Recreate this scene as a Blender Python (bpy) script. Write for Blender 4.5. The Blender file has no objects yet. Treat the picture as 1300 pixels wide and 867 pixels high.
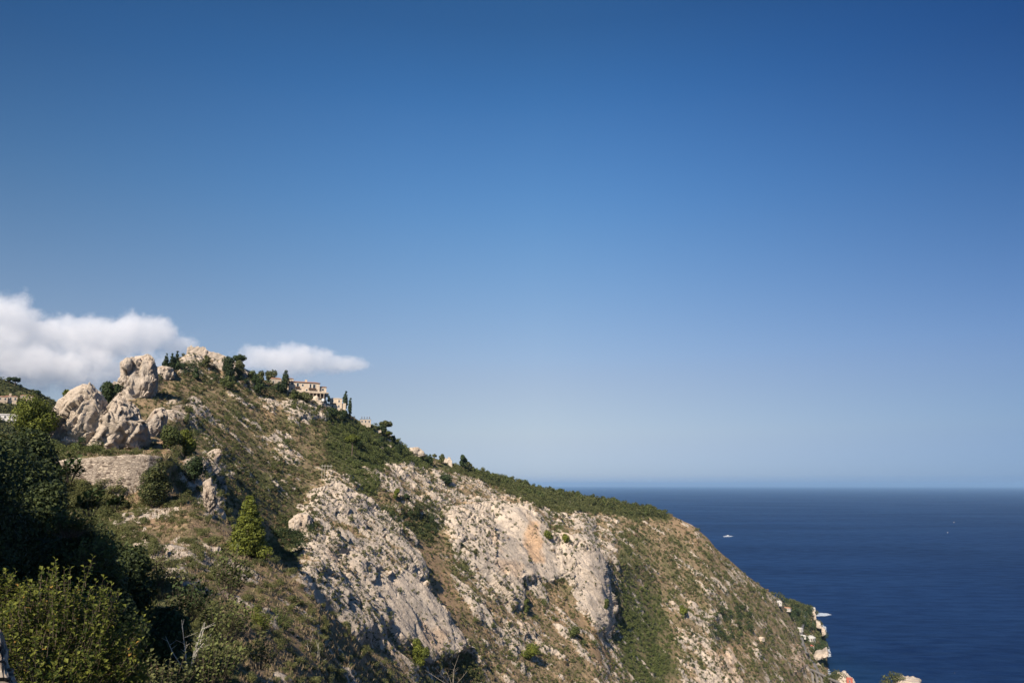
import bpy, bmesh, math, random
import numpy as np
from mathutils import Vector, Matrix

random.seed(7)
RNG = np.random.default_rng(7)
R = math.radians

# ------------------------------------------------------------------ camera
HC = 310.0                      # eye height above the sea, metres
FPX = 867.0                     # focal length in pixels of a 1300 px wide frame (24 mm)
TP = (615 - 433.5) / FPX
PITCH = math.atan(TP)
CP, SP = math.cos(PITCH), math.sin(PITCH)
scene = bpy.context.scene
cam_data = bpy.data.cameras.new('camera')
cam = bpy.data.objects.new('camera', cam_data)
scene.collection.objects.link(cam)
cam_data.sensor_width = 36.0
cam_data.lens = 36.0 * FPX / 1300.0
cam_data.clip_start = 0.1
cam_data.clip_end = 300000.0
cam.location = (0, 0, HC)
cam.rotation_euler = (math.pi / 2 + PITCH, 0, 0)
scene.camera = cam

# ------------------------------------------------------------------ light
SUN_AZ, SUN_EL = R(-158), R(38)          # azimuth clockwise from +Y (the view), elevation
SUN_STRENGTH, SKY_STRENGTH, EXPOSURE = 5.0, 0.089, 0.68
world = bpy.data.worlds.new('World')
scene.world = world
world.use_nodes = True
nt = world.node_tree
nt.nodes.clear()
sky = nt.nodes.new('ShaderNodeTexSky')
sky.sky_type = 'NISHITA'
sky.sun_disc = False
sky.sun_elevation = SUN_EL
sky.sun_rotation = SUN_AZ % (2 * math.pi)
sky.altitude = 300
sky.air_density = 1.0
sky.dust_density = 0.15
sky.ozone_density = 3.0
bg = nt.nodes.new('ShaderNodeBackground')
bg.inputs['Strength'].default_value = SKY_STRENGTH
out = nt.nodes.new('ShaderNodeOutputWorld')
# clear dry Mediterranean air: deeper blue overhead, a dimmer whitish band low over the sea
tc = nt.nodes.new('ShaderNodeTexCoord'); sx_ = nt.nodes.new('ShaderNodeSeparateXYZ'); nt.links.new(tc.outputs['Generated'], sx_.inputs[0])
cr_ = nt.nodes.new('ShaderNodeValToRGB'); cr_.color_ramp.interpolation = 'CARDINAL'
stops = [(0.0, (.43, .51, .85)), (.011, (.45, .53, .83)), (.073, (.76, .67, .72)), (.179, (1.02, .90, .87)), (.351, (.862, 1.10, 1.186)), (.497, (.558, .99, 1.26)), (.597, (.37, .77, 1.055)), (1.0, (.30, .62, .85))]
el_ = cr_.color_ramp.elements
while len(el_) < len(stops): el_.new(0.5)
for e_, (p_, c_) in zip(el_, stops): e_.position = p_; e_.color = (c_[0] / 1.3, c_[1] / 1.3, c_[2] / 1.3, 1)
nt.links.new(sx_.outputs['Z'], cr_.inputs[0])
mu_ = nt.nodes.new('ShaderNodeMix'); mu_.data_type = 'RGBA'; mu_.blend_type = 'MULTIPLY'; mu_.inputs[0].default_value = 1.0
nt.links.new(sky.outputs[0], mu_.inputs[6]); nt.links.new(cr_.outputs[0], mu_.inputs[7]); 
mx2 = nt.nodes.new('ShaderNodeMath'); mx2.operation = 'MULTIPLY'; nt.links.new(sx_.outputs['X'], mx2.inputs[0]); nt.links.new(sx_.outputs['X'], mx2.inputs[1])
mr1 = nt.nodes.new('ShaderNodeMapRange'); mr1.inputs['From Min'].default_value = 0.02; mr1.inputs['From Max'].default_value = 0.34; nt.links.new(mx2.outputs[0], mr1.inputs['Value'])
mr2 = nt.nodes.new('ShaderNodeMapRange'); mr2.inputs['From Min'].default_value = 0.15; mr2.inputs['From Max'].default_value = 0.5; nt.links.new(sx_.outputs['Z'], mr2.inputs['Value'])
mx3 = nt.nodes.new('ShaderNodeMath'); mx3.operation = 'MULTIPLY'; nt.links.new(mr1.outputs[0], mx3.inputs[0]); nt.links.new(mr2.outputs[0], mx3.inputs[1])
mu2 = nt.nodes.new('ShaderNodeMix'); mu2.data_type = 'RGBA'; mu2.blend_type = 'MULTIPLY'; nt.links.new(mx3.outputs[0], mu2.inputs[0])
nt.links.new(mu_.outputs[2], mu2.inputs[6]); mu2.inputs[7].default_value = (0.56, 0.60, 0.64, 1);  # vignette put into the sky colour: upper corners dimmed
mr4 = nt.nodes.new('ShaderNodeMapRange'); mr4.inputs['From Min'].default_value = 0.04; mr4.inputs['From Max'].default_value = 0.6; nt.links.new(sx_.outputs['X'], mr4.inputs['Value'])
mu4 = nt.nodes.new('ShaderNodeMix'); mu4.data_type = 'RGBA'; mu4.blend_type = 'MULTIPLY'; nt.links.new(mr4.outputs[0], mu4.inputs[0])
nt.links.new(mu2.outputs[2], mu4.inputs[6]); mu4.inputs[7].default_value = (0.53, 0.66, 0.84, 1); nt.links.new(mu4.outputs[2], bg.inputs[0])
nt.links.new(bg.outputs[0], out.inputs[0])

sun_data = bpy.data.lights.new('sun', 'SUN')
sun_data.energy = SUN_STRENGTH
sun_data.angle = R(0.5)
sun_data.color = (1.0, 0.88, 0.74)
sun = bpy.data.objects.new('sun', sun_data)
scene.collection.objects.link(sun)
TO_SUN = Vector((math.sin(SUN_AZ) * math.cos(SUN_EL), math.cos(SUN_AZ) * math.cos(SUN_EL), math.sin(SUN_EL)))
sun.rotation_euler = TO_SUN.to_track_quat('Z', 'Y').to_euler()
sun.location = (-200, -100, 500)

scene.view_settings.view_transform = 'Standard'
scene.view_settings.look = 'None'
scene.view_settings.exposure = EXPOSURE
scene.view_settings.gamma = 1.0
cy = scene.cycles
cy.use_denoising = True
try:
    cy.denoiser = 'OPENIMAGEDENOISE'
    cy.denoising_prefilter = 'ACCURATE'
except Exception:
    pass
cy.max_bounces = 6
cy.diffuse_bounces = 2
cy.glossy_bounces = 2
cy.transmission_bounces = 2
cy.transparent_max_bounces = 6
cy.volume_bounces = 4
cy.volume_max_steps = 200
cy.volume_step_rate = 1.0
cy.caustics_reflective = False
cy.caustics_refractive = False

# ------------------------------------------------------------------ helpers
def ray(px, py):
    x = (np.asarray(px, float) - 650) / FPX
    u = (433.5 - np.asarray(py, float)) / FPX
    return x, CP - SP * u, SP + CP * u

def P(px, py, r):
    """world point at horizontal range r seen at photo pixel (px, py)"""
    x, y, z = ray(px, py)
    h = np.sqrt(x * x + y * y)
    return np.array([x / h * r, y / h * r, HC + z / h * r])

def project(p):
    x, y, z = p[..., 0], p[..., 1], p[..., 2] - HC
    d = y * CP + z * SP
    v = -y * SP + z * CP
    d = np.where(d < 0.1, 0.1, d)
    return 650 + FPX * x / d, 433.5 - FPX * v / d

def sea_r(px, py):
    x, y, z = ray(px, py)
    return HC * math.hypot(x, y) / (-z)

def smooth(a, b, x):
    t = np.clip((x - a) / (b - a), 0, 1)
    return t * t * (3 - 2 * t)

_g = np.random.default_rng(11).normal(size=(256, 3))
_g /= np.linalg.norm(_g, axis=1)[:, None]
_g = _g.astype(np.float32)

def _hash(ix, iy, iz, seed):
    h = (ix.astype(np.int64) * 374761393 + iy.astype(np.int64) * 668265263 + iz.astype(np.int64) * 2147483647 + seed * 1013904223) & 0xffffffff
    h = ((h ^ (h >> 13)) * 1274126177) & 0xffffffff
    return (h ^ (h >> 16))

def perlin(p, seed=0):
    p = p.astype(np.float64)
    i = np.floor(p).astype(np.int64)
    f = (p - i).astype(np.float32)
    w = f * f * f * (f * (f * 6 - 15) + 10)
    res = 0
    for dx in (0, 1):
        for dy in (0, 1):
            for dz in (0, 1):
                g = _g[_hash(i[..., 0] + dx, i[..., 1] + dy, i[..., 2] + dz, seed) & 255]
                d = g[..., 0] * (f[..., 0] - dx) + g[..., 1] * (f[..., 1] - dy) + g[..., 2] * (f[..., 2] - dz)
                wx = w[..., 0] if dx else 1 - w[..., 0]
                wy = w[..., 1] if dy else 1 - w[..., 1]
                wz = w[..., 2] if dz else 1 - w[..., 2]
                res = res + d * wx * wy * wz
    return res * 1.6

def fbm(p, octaves=4, seed=0, gain=0.5):
    s, a, n = 0, 1.0, 0
    for k in range(octaves):
        s = s + a * perlin(p * (2.03 ** k), seed + k)
        n += a
        a *= gain
    return s / n

def worley(p, seed=0, tilted=False):
    """distance to nearest and second nearest feature, and a random value of the nearest cell"""
    i = np.floor(p).astype(np.int64)
    f = p - i
    d1 = np.full(p.shape[:-1], 9.0); d2 = d1.copy(); val = np.zeros_like(d1); tilt = np.zeros_like(d1)
    for dx in (-1, 0, 1):
        for dy in (-1, 0, 1):
            for dz in (-1, 0, 1):
                h = _hash(i[..., 0] + dx, i[..., 1] + dy, i[..., 2] + dz, seed)
                ox = (h & 1023) / 1023.0; oy = ((h >> 10) & 1023) / 1023.0; oz = ((h >> 20) & 1023) / 1023.0
                vx, vy, vz = dx + ox - f[..., 0], dy + oy - f[..., 1], dz + oz - f[..., 2]
                d = vx ** 2 + vy ** 2 + vz ** 2
                near = d < d1
                if tilted:
                    gg = _g[(h >> 3) & 255]
                    tilt = np.where(near, gg[..., 0] * vx + gg[..., 1] * vy + gg[..., 2] * vz, tilt)
                d2 = np.where(near, d1, np.minimum(d2, d))
                val = np.where(near, ((h >> 7) & 255) / 255.0, val)
                d1 = np.where(near, d, d1)
    if tilted: return np.sqrt(d1), np.sqrt(d2), val, tilt
    return np.sqrt(d1), np.sqrt(d2), val

def poly_mask(px, py, poly, soft=5.0):
    poly = np.asarray(poly, float)
    res = np.zeros(px.shape)
    x0, y0 = poly.min(0) - soft; x1, y1 = poly.max(0) + soft
    sel = (px > x0) & (px < x1) & (py > y0) & (py < y1)
    qx, qy = px[sel], py[sel]
    if qx.size == 0:
        return res
    inside = np.zeros(qx.shape, bool)
    dist = np.full(qx.shape, 1e9)
    n = len(poly)
    for k in range(n):
        ax, ay = poly[k]; bx, by = poly[(k + 1) % n]
        cond = ((ay > qy) != (by > qy)) & (qx < (bx - ax) * (qy - ay) / ((by - ay) if by != ay else 1e-9) + ax)
        inside ^= cond
        ex, ey = bx - ax, by - ay
        t = np.clip(((qx - ax) * ex + (qy - ay) * ey) / (ex * ex + ey * ey + 1e-9), 0, 1)
        dist = np.minimum(dist, np.hypot(qx - ax - t * ex, qy - ay - t * ey))
    sd = np.where(inside, dist, -dist)
    res[sel] = smooth(-soft, soft, sd)
    return res

COL = scene.collection
def tag(o, label=None, cat=None, group=None, kind=None):
    if label: o['label'] = label
    if cat: o['category'] = cat
    if group: o['group'] = group
    if kind: o['kind'] = kind
    return o

def link(o, parent=None, loc=None):
    COL.objects.link(o)
    if parent is not None: o.parent = parent
    if loc is not None: o.location = loc
    return o

def empty(name, loc, rz=0.0):
    o = bpy.data.objects.new(name, None)
    o.empty_display_size = 0.5
    link(o); o.location = loc; o.rotation_euler = (0, 0, rz)
    return o

def mesh_np(name, verts, faces, mat=None, attrs=None, shade=False):
    """verts (n,3), faces (m,k) numpy"""
    me = bpy.data.meshes.new(name)
    verts = np.asarray(verts, np.float32); faces = np.asarray(faces, np.int32)
    m, k = faces.shape
    me.vertices.add(len(verts)); me.vertices.foreach_set('co', verts.ravel())
    me.loops.add(m * k); me.loops.foreach_set('vertex_index', faces.ravel())
    me.polygons.add(m)
    me.polygons.foreach_set('loop_start', np.arange(0, m * k, k, dtype=np.int32))
    me.polygons.foreach_set('loop_total', np.full(m, k, np.int32))
    if shade:
        me.polygons.foreach_set('use_smooth', np.ones(m, bool))
    me.update(calc_edges=True)
    if attrs:
        for nm, arr in attrs.items():
            a = me.attributes.new(nm, 'FLOAT', 'POINT')
            a.data.foreach_set('value', np.asarray(arr, np.float32).ravel())
    if mat: me.materials.append(mat)
    return me

def quads_mesh(name, Q, tint, mat):
    n = len(Q)
    return mesh_np(name, Q.reshape(-1, 3), np.arange(n * 4).reshape(n, 4), mat, {'tint': np.repeat(tint, 4)})

class MB:
    """collects boxes, prisms and tubes into one mesh"""
    def __init__(s): s.v = []; s.f = []
    def add(s, vs, fs):
        b = len(s.v); s.v += [tuple(v) for v in vs]; s.f += [tuple(i + b for i in f) for f in fs]; return s
    def box(s, x0, x1, y0, y1, z0, z1):
        return s.add([(x0, y0, z0), (x1, y0, z0), (x1, y1, z0), (x0, y1, z0), (x0, y0, z1), (x1, y0, z1), (x1, y1, z1), (x0, y1, z1)],
                     [(0, 3, 2, 1), (4, 5, 6, 7), (0, 1, 5, 4), (1, 2, 6, 5), (2, 3, 7, 6), (3, 0, 4, 7)])
    def prism(s, pts, y0, y1):
        n = len(pts)
        vs = [(x, y0, z) for x, z in pts] + [(x, y1, z) for x, z in pts]
        fs = [tuple(range(n)), tuple(range(2 * n - 1, n - 1, -1))]
        for i in range(n):
            j = (i + 1) % n
            fs.append((i, i + n, j + n, j))
        return s.add(vs, fs)
    def roof(s, x0, x1, y0, y1, z0, h, hip=0.35):
        cx = (y0 + y1) / 2; k = (x1 - x0) * hip
        return s.add([(x0, y0, z0), (x1, y0, z0), (x1, y1, z0), (x0, y1, z0), (x0 + k, cx, z0 + h), (x1 - k, cx, z0 + h)],
                     [(0, 1, 5, 4), (1, 2, 5), (2, 3, 4, 5), (3, 0, 4), (0, 3, 2, 1)])
    def tube(s, pts, rad, n=7):
        rings = []
        pts = [Vector(p) for p in pts]
        if not hasattr(rad, '__len__'): rad = [rad] * len(pts)
        for i, p in enumerate(pts):
            d = (pts[min(i + 1, len(pts) - 1)] - pts[max(i - 1, 0)]).normalized()
            a = d.cross(Vector((0.31, 0.92, 0.21))).normalized(); b = d.cross(a)
            rings.append([p + (a * math.cos(t) + b * math.sin(t)) * rad[i] for t in [2 * math.pi * k / n for k in range(n)]])
        vs = [v for r_ in rings for v in r_]; fs = []
        for i in range(len(rings) - 1):
            for k in range(n):
                fs.append((i * n + k, i * n + (k + 1) % n, (i + 1) * n + (k + 1) % n, (i + 1) * n + k))
        fs.append(tuple(range(n - 1, -1, -1))); fs.append(tuple(range((len(rings) - 1) * n, len(rings) * n)))
        return s.add(vs, fs)
    def build(s, name, mat, parent=None):
        me = bpy.data.meshes.new(name); me.from_pydata(s.v, [], s.f); me.update()
        bm = bmesh.new(); bm.from_mesh(me); bmesh.ops.recalc_face_normals(bm, faces=bm.faces); bm.to_mesh(me); bm.free()
        me.materials.append(mat)
        return link(bpy.data.objects.new(name, me), parent)

# ------------------------------------------------------------------ materials
def new_mat(name):
    m = bpy.data.materials.new(name); m.use_nodes = True
    t = m.node_tree; b = t.nodes['Principled BSDF']
    b.inputs['Specular IOR Level'].default_value = 0.25
    return m, t, b

def N(t, typ, **kw):
    n = t.nodes.new(typ)
    for k, v in kw.items():
        if k in ('operation', 'blend_type', 'data_type', 'noise_dimensions', 'attribute_name', 'feature', 'distance', 'noise_type'):
            setattr(n, k, v)
        else:
            n.inputs[k.replace('_', ' ')].default_value = v
    return n

def noise(t, vec, scale, detail=4.0, rough=0.55):
    n = t.nodes.new('ShaderNodeTexNoise')
    n.inputs['Scale'].default_value = scale; n.inputs['Detail'].default_value = detail; n.inputs['Roughness'].default_value = rough
    t.links.new(vec, n.inputs['Vector'])
    return n.outputs['Fac']

def ramp(t, fac, a, b):
    n = t.nodes.new('ShaderNodeMapRange'); n.interpolation_type = 'SMOOTHSTEP'
    n.inputs['From Min'].default_value = a; n.inputs['From Max'].default_value = b
    t.links.new(fac, n.inputs['Value'])
    return n.outputs['Result']

def mixc(t, fac, a, b, blend='MIX'):
    n = t.nodes.new('ShaderNodeMix'); n.data_type = 'RGBA'; n.blend_type = blend
    for s, v in ((n.inputs[0], fac), (n.inputs[6], a), (n.inputs[7], b)):
        if hasattr(v, 'is_linked'): t.links.new(v, s)
        else: s.default_value = v if not isinstance(v, tuple) else (*v, 1.0)[:4]
    return n.outputs[2]

def math_(t, op, a, b=0.0):
    n = t.nodes.new('ShaderNodeMath'); n.operation = op
    for s, v in ((n.inputs[0], a), (n.inputs[1], b)):
        if hasattr(v, 'is_linked'): t.links.new(v, s)
        else: s.default_value = v
    return n.outputs[0]

def attr(t, name):
    n = t.nodes.new('ShaderNodeAttribute'); n.attribute_name = name
    return n.outputs['Fac']

def coord(t, which='Object', scale=None):
    c = t.nodes.new('ShaderNodeTexCoord').outputs[which]
    if scale:
        m = t.nodes.new('ShaderNodeMapping'); m.inputs['Scale'].default_value = scale
        t.links.new(c, m.inputs['Vector']); return m.outputs[0]
    return c

def bump(t, h, bsdf, strength=0.5, dist=0.5):
    n = t.nodes.new('ShaderNodeBump'); n.inputs['Strength'].default_value = strength; n.inputs['Distance'].default_value = dist
    t.links.new(h, n.inputs['Height']); t.links.new(n.outputs[0], bsdf.inputs['Normal'])

ROCK_PALE = (0.55, 0.465, 0.375); ROCK_GREY = (0.40, 0.35, 0.295); ROCK_ORANGE = (0.58, 0.37, 0.21)

def rock_colour(t, vec, orange=None, s=1.0):
    c = mixc(t, ramp(t, noise(t, vec, 0.045 * s, 5, 0.6), 0.44, 0.70), ROCK_PALE, ROCK_GREY)
    v2 = t.nodes.new('ShaderNodeMapping'); v2.inputs['Scale'].default_value = (1, 1, 0.16); t.links.new(vec, v2.inputs['Vector'])
    streak = ramp(t, noise(t, v2.outputs[0], 0.30 * s, 4, 0.6), 0.52, 0.72)
    c = mixc(t, math_(t, 'MULTIPLY', streak, 0.3), c, (0.27, 0.245, 0.225))
    warm = ramp(t, noise(t, v2.outputs[0], 0.05 * s, 3, 0.5), 0.55, 0.75)
    c = mixc(t, math_(t, 'MULTIPLY', warm, 0.35), c, ROCK_ORANGE)
    if orange is not None:
        c = mixc(t, orange, c, ROCK_ORANGE)
    crack = ramp(t, noise(t, vec, 0.6 * s, 6, 0.7), 0.56, 0.70)
    c = mixc(t, math_(t, 'MULTIPLY', crack, 0.38), c, (0.19, 0.155, 0.12))
    for sc, wdt, st_ in ((0.10, 0.03, 0.5), (0.33, 0.045, 0.35)):
        dv = t.nodes.new('ShaderNodeVectorMath'); dv.operation = 'MULTIPLY_ADD'
        nn_ = t.nodes.new('ShaderNodeTexNoise'); nn_.inputs['Scale'].default_value = sc * s * 2.2; nn_.inputs['Detail'].default_value = 4; t.links.new(vec, nn_.inputs['Vector'])
        t.links.new(nn_.outputs['Color'], dv.inputs[0]); dv.inputs[1].default_value = (0.9 / sc / s,) * 3
        sq = t.nodes.new('ShaderNodeVectorMath'); sq.operation = 'MULTIPLY'; sq.inputs[1].default_value = (1, 1, 0.5)
        t.links.new(vec, sq.inputs[0]); t.links.new(sq.outputs[0], dv.inputs[2])
        vo = t.nodes.new('ShaderNodeTexVoronoi'); vo.feature = 'DISTANCE_TO_EDGE'; vo.inputs['Scale'].default_value = sc * s; t.links.new(dv.outputs[0], vo.inputs['Vector'])
        ln_ = math_(t, 'SUBTRACT', 1.0, ramp(t, vo.outputs['Distance'], 0.0, wdt))
        c = mixc(t, math_(t, 'MULTIPLY', ln_, st_), c, (0.17, 0.14, 0.11))
    return c

def make_rock_mat(name, s=1.0, pale=None):
    m, t, b = new_mat(name)
    vec = coord(t)
    c = rock_colour(t, vec, None, s)
    if pale: c = mixc(t, 0.5, c, pale)
    t.links.new(c, b.inputs['Base Color']); b.inputs['Roughness'].default_value = 0.9
    h = math_(t, 'ADD', noise(t, vec, 0.35 * s, 10, 0.74), math_(t, 'MULTIPLY', noise(t, vec, 1.6 * s, 6, 0.7), 0.4))
    bump(t, h, b, 0.8, 2.6 / s)
    return m

def make_hill_mat(name, haze_green=False):
    m, t, b = new_mat(name)
    vec = coord(t)
    fine = noise(t, vec, 0.55, 6, 0.65)
    finer = noise(t, vec, 2.4, 5, 0.7)
    rk = rock_colour(t, vec, attr(t, 'stain'))
    soil = mixc(t, ramp(t, noise(t, vec, 0.11, 5, 0.6), 0.36, 0.64), (0.36, 0.245, 0.155), (0.22, 0.16, 0.10))
    soil = mixc(t, ramp(t, noise(t, vec, 0.7, 5, 0.65), 0.45, 0.62), soil, (0.19, 0.165, 0.08))
    soil = mixc(t, math_(t, 'MULTIPLY', ramp(t, finer, 0.54, 0.68), 0.6), soil, (0.36, 0.30, 0.23))
    soil = mixc(t, attr(t, 'ochre'), soil, (0.41, 0.265, 0.155))
    grn = mixc(t, ramp(t, fine, 0.4, 0.62), (0.085, 0.09, 0.038), (0.14, 0.14, 0.055))
    ga = math_(t, 'ADD', attr(t, 'green'), math_(t, 'MULTIPLY', math_(t, 'SUBTRACT', fine, 0.5), 1.4))
    ground = mixc(t, ramp(t, ga, 0.35, 0.75), soil, grn)
    ra = math_(t, 'ADD', attr(t, 'rock'), math_(t, 'MULTIPLY', math_(t, 'SUBTRACT', fine, 0.5), 1.1))
    ra = math_(t, 'ADD', ra, math_(t, 'MULTIPLY', math_(t, 'SUBTRACT', finer, 0.5), 0.5))
    c = mixc(t, ramp(t, ra, 0.46, 0.55), ground, rk)
    t.links.new(c, b.inputs['Base Color']); b.inputs['Roughness'].default_value = 0.95
    b.inputs['Specular IOR Level'].default_value = 0.1
    h = math_(t, 'ADD', noise(t, vec, 0.3, 10, 0.75), math_(t, 'MULTIPLY', noise(t, vec, 1.5, 6, 0.7), 0.4))
    bump(t, h, b, 0.7, 2.2)
    return m

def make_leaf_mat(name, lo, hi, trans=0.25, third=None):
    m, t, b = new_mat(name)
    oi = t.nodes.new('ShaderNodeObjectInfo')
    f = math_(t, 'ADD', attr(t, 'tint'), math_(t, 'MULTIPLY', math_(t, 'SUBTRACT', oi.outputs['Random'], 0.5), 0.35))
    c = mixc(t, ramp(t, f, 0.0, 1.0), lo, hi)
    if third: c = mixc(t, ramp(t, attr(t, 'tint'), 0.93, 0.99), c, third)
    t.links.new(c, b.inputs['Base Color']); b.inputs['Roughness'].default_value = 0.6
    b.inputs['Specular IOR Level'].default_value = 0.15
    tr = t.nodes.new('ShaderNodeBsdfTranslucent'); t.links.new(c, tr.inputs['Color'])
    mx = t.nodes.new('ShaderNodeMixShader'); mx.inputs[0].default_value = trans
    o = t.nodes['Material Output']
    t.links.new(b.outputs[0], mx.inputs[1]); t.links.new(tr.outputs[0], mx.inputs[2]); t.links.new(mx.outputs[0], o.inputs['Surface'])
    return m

def make_plain(name, col, rough=0.8, var=0.25, scale=1.0, col2=None):
    m, t, b = new_mat(name)
    vec = coord(t)
    c2 = col2 or tuple(x * (1 - var) for x in col)
    c = mixc(t, ramp(t, noise(t, vec, scale, 6, 0.65), 0.35, 0.65), col, c2)
    t.links.new(c, b.inputs['Base Color']); b.inputs['Roughness'].default_value = rough
    bump(t, noise(t, vec, scale * 4, 4), b, 0.3, 0.1 / scale)
    return m

M = {}
M['hill'] = make_hill_mat('hillside_ground')
M['rock'] = make_rock_mat('limestone', 2.0)
M['rock_warm'] = make_rock_mat('limestone_warm', 2.0, (0.56, 0.47, 0.37))
M['leaf_scrub'] = make_leaf_mat('scrub_leaves', (0.042, 0.055, 0.022), (0.145, 0.15, 0.055), 0.2, (0.20, 0.145, 0.085))
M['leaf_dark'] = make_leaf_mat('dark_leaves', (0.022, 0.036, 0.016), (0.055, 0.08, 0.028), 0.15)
M['leaf_green'] = make_leaf_mat('green_leaves', (0.055, 0.075, 0.025), (0.135, 0.155, 0.05), 0.25)
M['leaf_lime'] = make_leaf_mat('lime_leaves', (0.065, 0.085, 0.018), (0.18, 0.20, 0.035), 0.25)
M['leaf_near'] = make_leaf_mat('near_leaves', (0.035, 0.055, 0.013), (0.215, 0.23, 0.04), 0.38, (0.40, 0.24, 0.06))
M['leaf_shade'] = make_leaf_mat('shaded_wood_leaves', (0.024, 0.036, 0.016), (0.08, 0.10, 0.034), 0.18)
M['bark'] = make_plain('bark', (0.16, 0.12, 0.09), 0.9, 0.5, 6)
M['wall'] = make_plain('lime_plaster', (0.60, 0.49, 0.37), 0.85, 0.25, 0.6)
M['wall2'] = make_plain('old_stone', (0.50, 0.42, 0.33), 0.9, 0.45, 1.2)
M['villa_wall'] = make_plain('villa_render', (0.56, 0.52, 0.47), 0.8, 0.35, 0.3)
M['white'] = make_plain('white_paint', (0.74, 0.71, 0.66), 0.7, 0.12, 0.5)
M['roof'] = make_plain('terracotta_tiles', (0.40, 0.22, 0.14), 0.85, 0.4, 2.0)
M['roof_grey'] = make_plain('pale_roof', (0.52, 0.50, 0.46), 0.7, 0.2, 1.0)
M['glass'] = make_plain('dark_glass', (0.035, 0.045, 0.055), 0.15, 0.2, 1.0)
M['wood'] = make_plain('dark_wood', (0.10, 0.065, 0.045), 0.7, 0.4, 4)
M['pole'] = make_plain('pale_pole', (0.50, 0.47, 0.40), 0.7, 0.3, 3)
M['wood_grey'] = make_plain('weathered_wood', (0.30, 0.26, 0.21), 0.9, 0.4, 3)
M['road'] = make_plain('asphalt', (0.17, 0.16, 0.155), 0.9, 0.3, 0.3)
M['grey_stone'] = make_plain('grey_stone', (0.24, 0.225, 0.21), 0.9, 0.4, 0.2)
M['red'] = make_plain('red_roof', (0.45, 0.13, 0.09), 0.8, 0.3, 1.0)
M['foam'] = make_plain('foam', (0.50, 0.55, 0.60), 0.6, 0.2, 0.3)

# stone masonry
def make_masonry(name, scale=1.0):
    m, t, b = new_mat(name)
    vec = coord(t)
    mp = t.nodes.new('ShaderNodeMapping'); mp.inputs['Scale'].default_value = (1, 1, 1.7); t.links.new(vec, mp.inputs['Vector'])
    vor = t.nodes.new('ShaderNodeTexVoronoi'); vor.feature = 'F1'; vor.inputs['Scale'].default_value = scale; t.links.new(mp.outputs[0], vor.inputs['Vector'])
    edge = t.nodes.new('ShaderNodeTexVoronoi'); edge.feature = 'DISTANCE_TO_EDGE'; edge.inputs['Scale'].default_value = scale; t.links.new(mp.outputs[0], edge.inputs['Vector'])
    sep = t.nodes.new('ShaderNodeSeparateColor'); t.links.new(vor.outputs['Color'], sep.inputs[0])
    c = mixc(t, sep.outputs[0], (0.52, 0.43, 0.335), (0.28, 0.235, 0.19))
    c = mixc(t, ramp(t, sep.outputs[1], 0.84, 0.88), c, (0.11, 0.085, 0.065))
    e = ramp(t, edge.outputs['Distance'], 0.02, 0.13)
    c = mixc(t, e, (0.25, 0.20, 0.155), c)
    c = mixc(t, math_(t, 'MULTIPLY', ramp(t, noise(t, vec, 0.12 , 4), 0.4, 0.7), 0.35), c, (0.43, 0.36, 0.28))
    t.links.new(c, b.inputs['Base Color']); b.inputs['Roughness'].default_value = 0.95
    bump(t, e, b, 0.8, 0.12)
    return m
M['masonry'] = make_masonry('rubble_masonry', 1.25)
M['masonry_near'] = make_masonry('near_masonry', 5.0)

# ------------------------------------------------------------------ sea
def make_sea():
    m, t, b = new_mat('sea_water')
    vec = coord(t)
    big = noise(t, vec, 0.0011, 4, 0.5)
    c = mixc(t, ramp(t, big, 0.35, 0.65), (0.0006, 0.005, 0.030), (0.001, 0.007, 0.038))
    shore = attr(t, 'shallow')
    c = mixc(t, math_(t, 'MULTIPLY', shore, 0.35), c, (0.004, 0.03, 0.045))
    t.links.new(c, b.inputs['Base Color'])
    b.inputs['Roughness'].default_value = 0.6
    b.inputs['Specular IOR Level'].default_value = 0.0
    gl = t.nodes.new('ShaderNodeBsdfGlossy'); gl.inputs['Roughness'].default_value = 0.28; gl.inputs['Color'].default_value = (0.40, 0.70, 1, 1)
    fr = t.nodes.new('ShaderNodeFresnel'); fr.inputs['IOR'].default_value = 1.333
    mxs = t.nodes.new('ShaderNodeMixShader')
    mpb = t.nodes.new('ShaderNodeMapping'); mpb.inputs['Scale'].default_value = (0.35, 1.0, 1); mpb.inputs['Rotation'].default_value = (0, 0, 0.15); t.links.new(vec, mpb.inputs['Vector'])
    rip = math_(t, 'ADD', math_(t, 'MULTIPLY', ramp(t, noise(t, mpb.outputs[0], 0.03, 5, 0.65), 0.25, 0.75), 0.6), math_(t, 'MULTIPLY', ramp(t, noise(t, mpb.outputs[0], 0.0016, 3, 0.5), 0.3, 0.7), 0.35))
    t.links.new(math_(t, 'MULTIPLY', fr.outputs[0], math_(t, 'MULTIPLY', math_(t, 'ADD', rip, 0.5), 0.19)), mxs.inputs[0]); t.links.new(b.outputs[0], mxs.inputs[1]); t.links.new(gl.outputs[0], mxs.inputs[2])
    t.links.new(mxs.outputs[0], t.nodes['Material Output'].inputs['Surface'])
    mp = t.nodes.new('ShaderNodeMapping'); mp.inputs['Scale'].default_value = (0.55, 1.3, 1); mp.inputs['Rotation'].default_value = (0, 0, 0.12)
    t.links.new(vec, mp.inputs['Vector'])
    v = mp.outputs[0]
    h = math_(t, 'ADD', math_(t, 'MULTIPLY', noise(t, v, 0.022, 6, 0.62), 9.0), math_(t, 'MULTIPLY', noise(t, v, 0.15, 4, 0.6), 1.6))
    bump(t, h, b, 0.9, 1.0)
    t.links.new(b.inputs['Normal'].links[0].from_socket, gl.inputs['Normal'])
    return m
rings = [0] + list(np.geomspace(300, 110000, 70))
na = 180
sv = [(0.0, 0.0, 0.0)]
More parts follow.
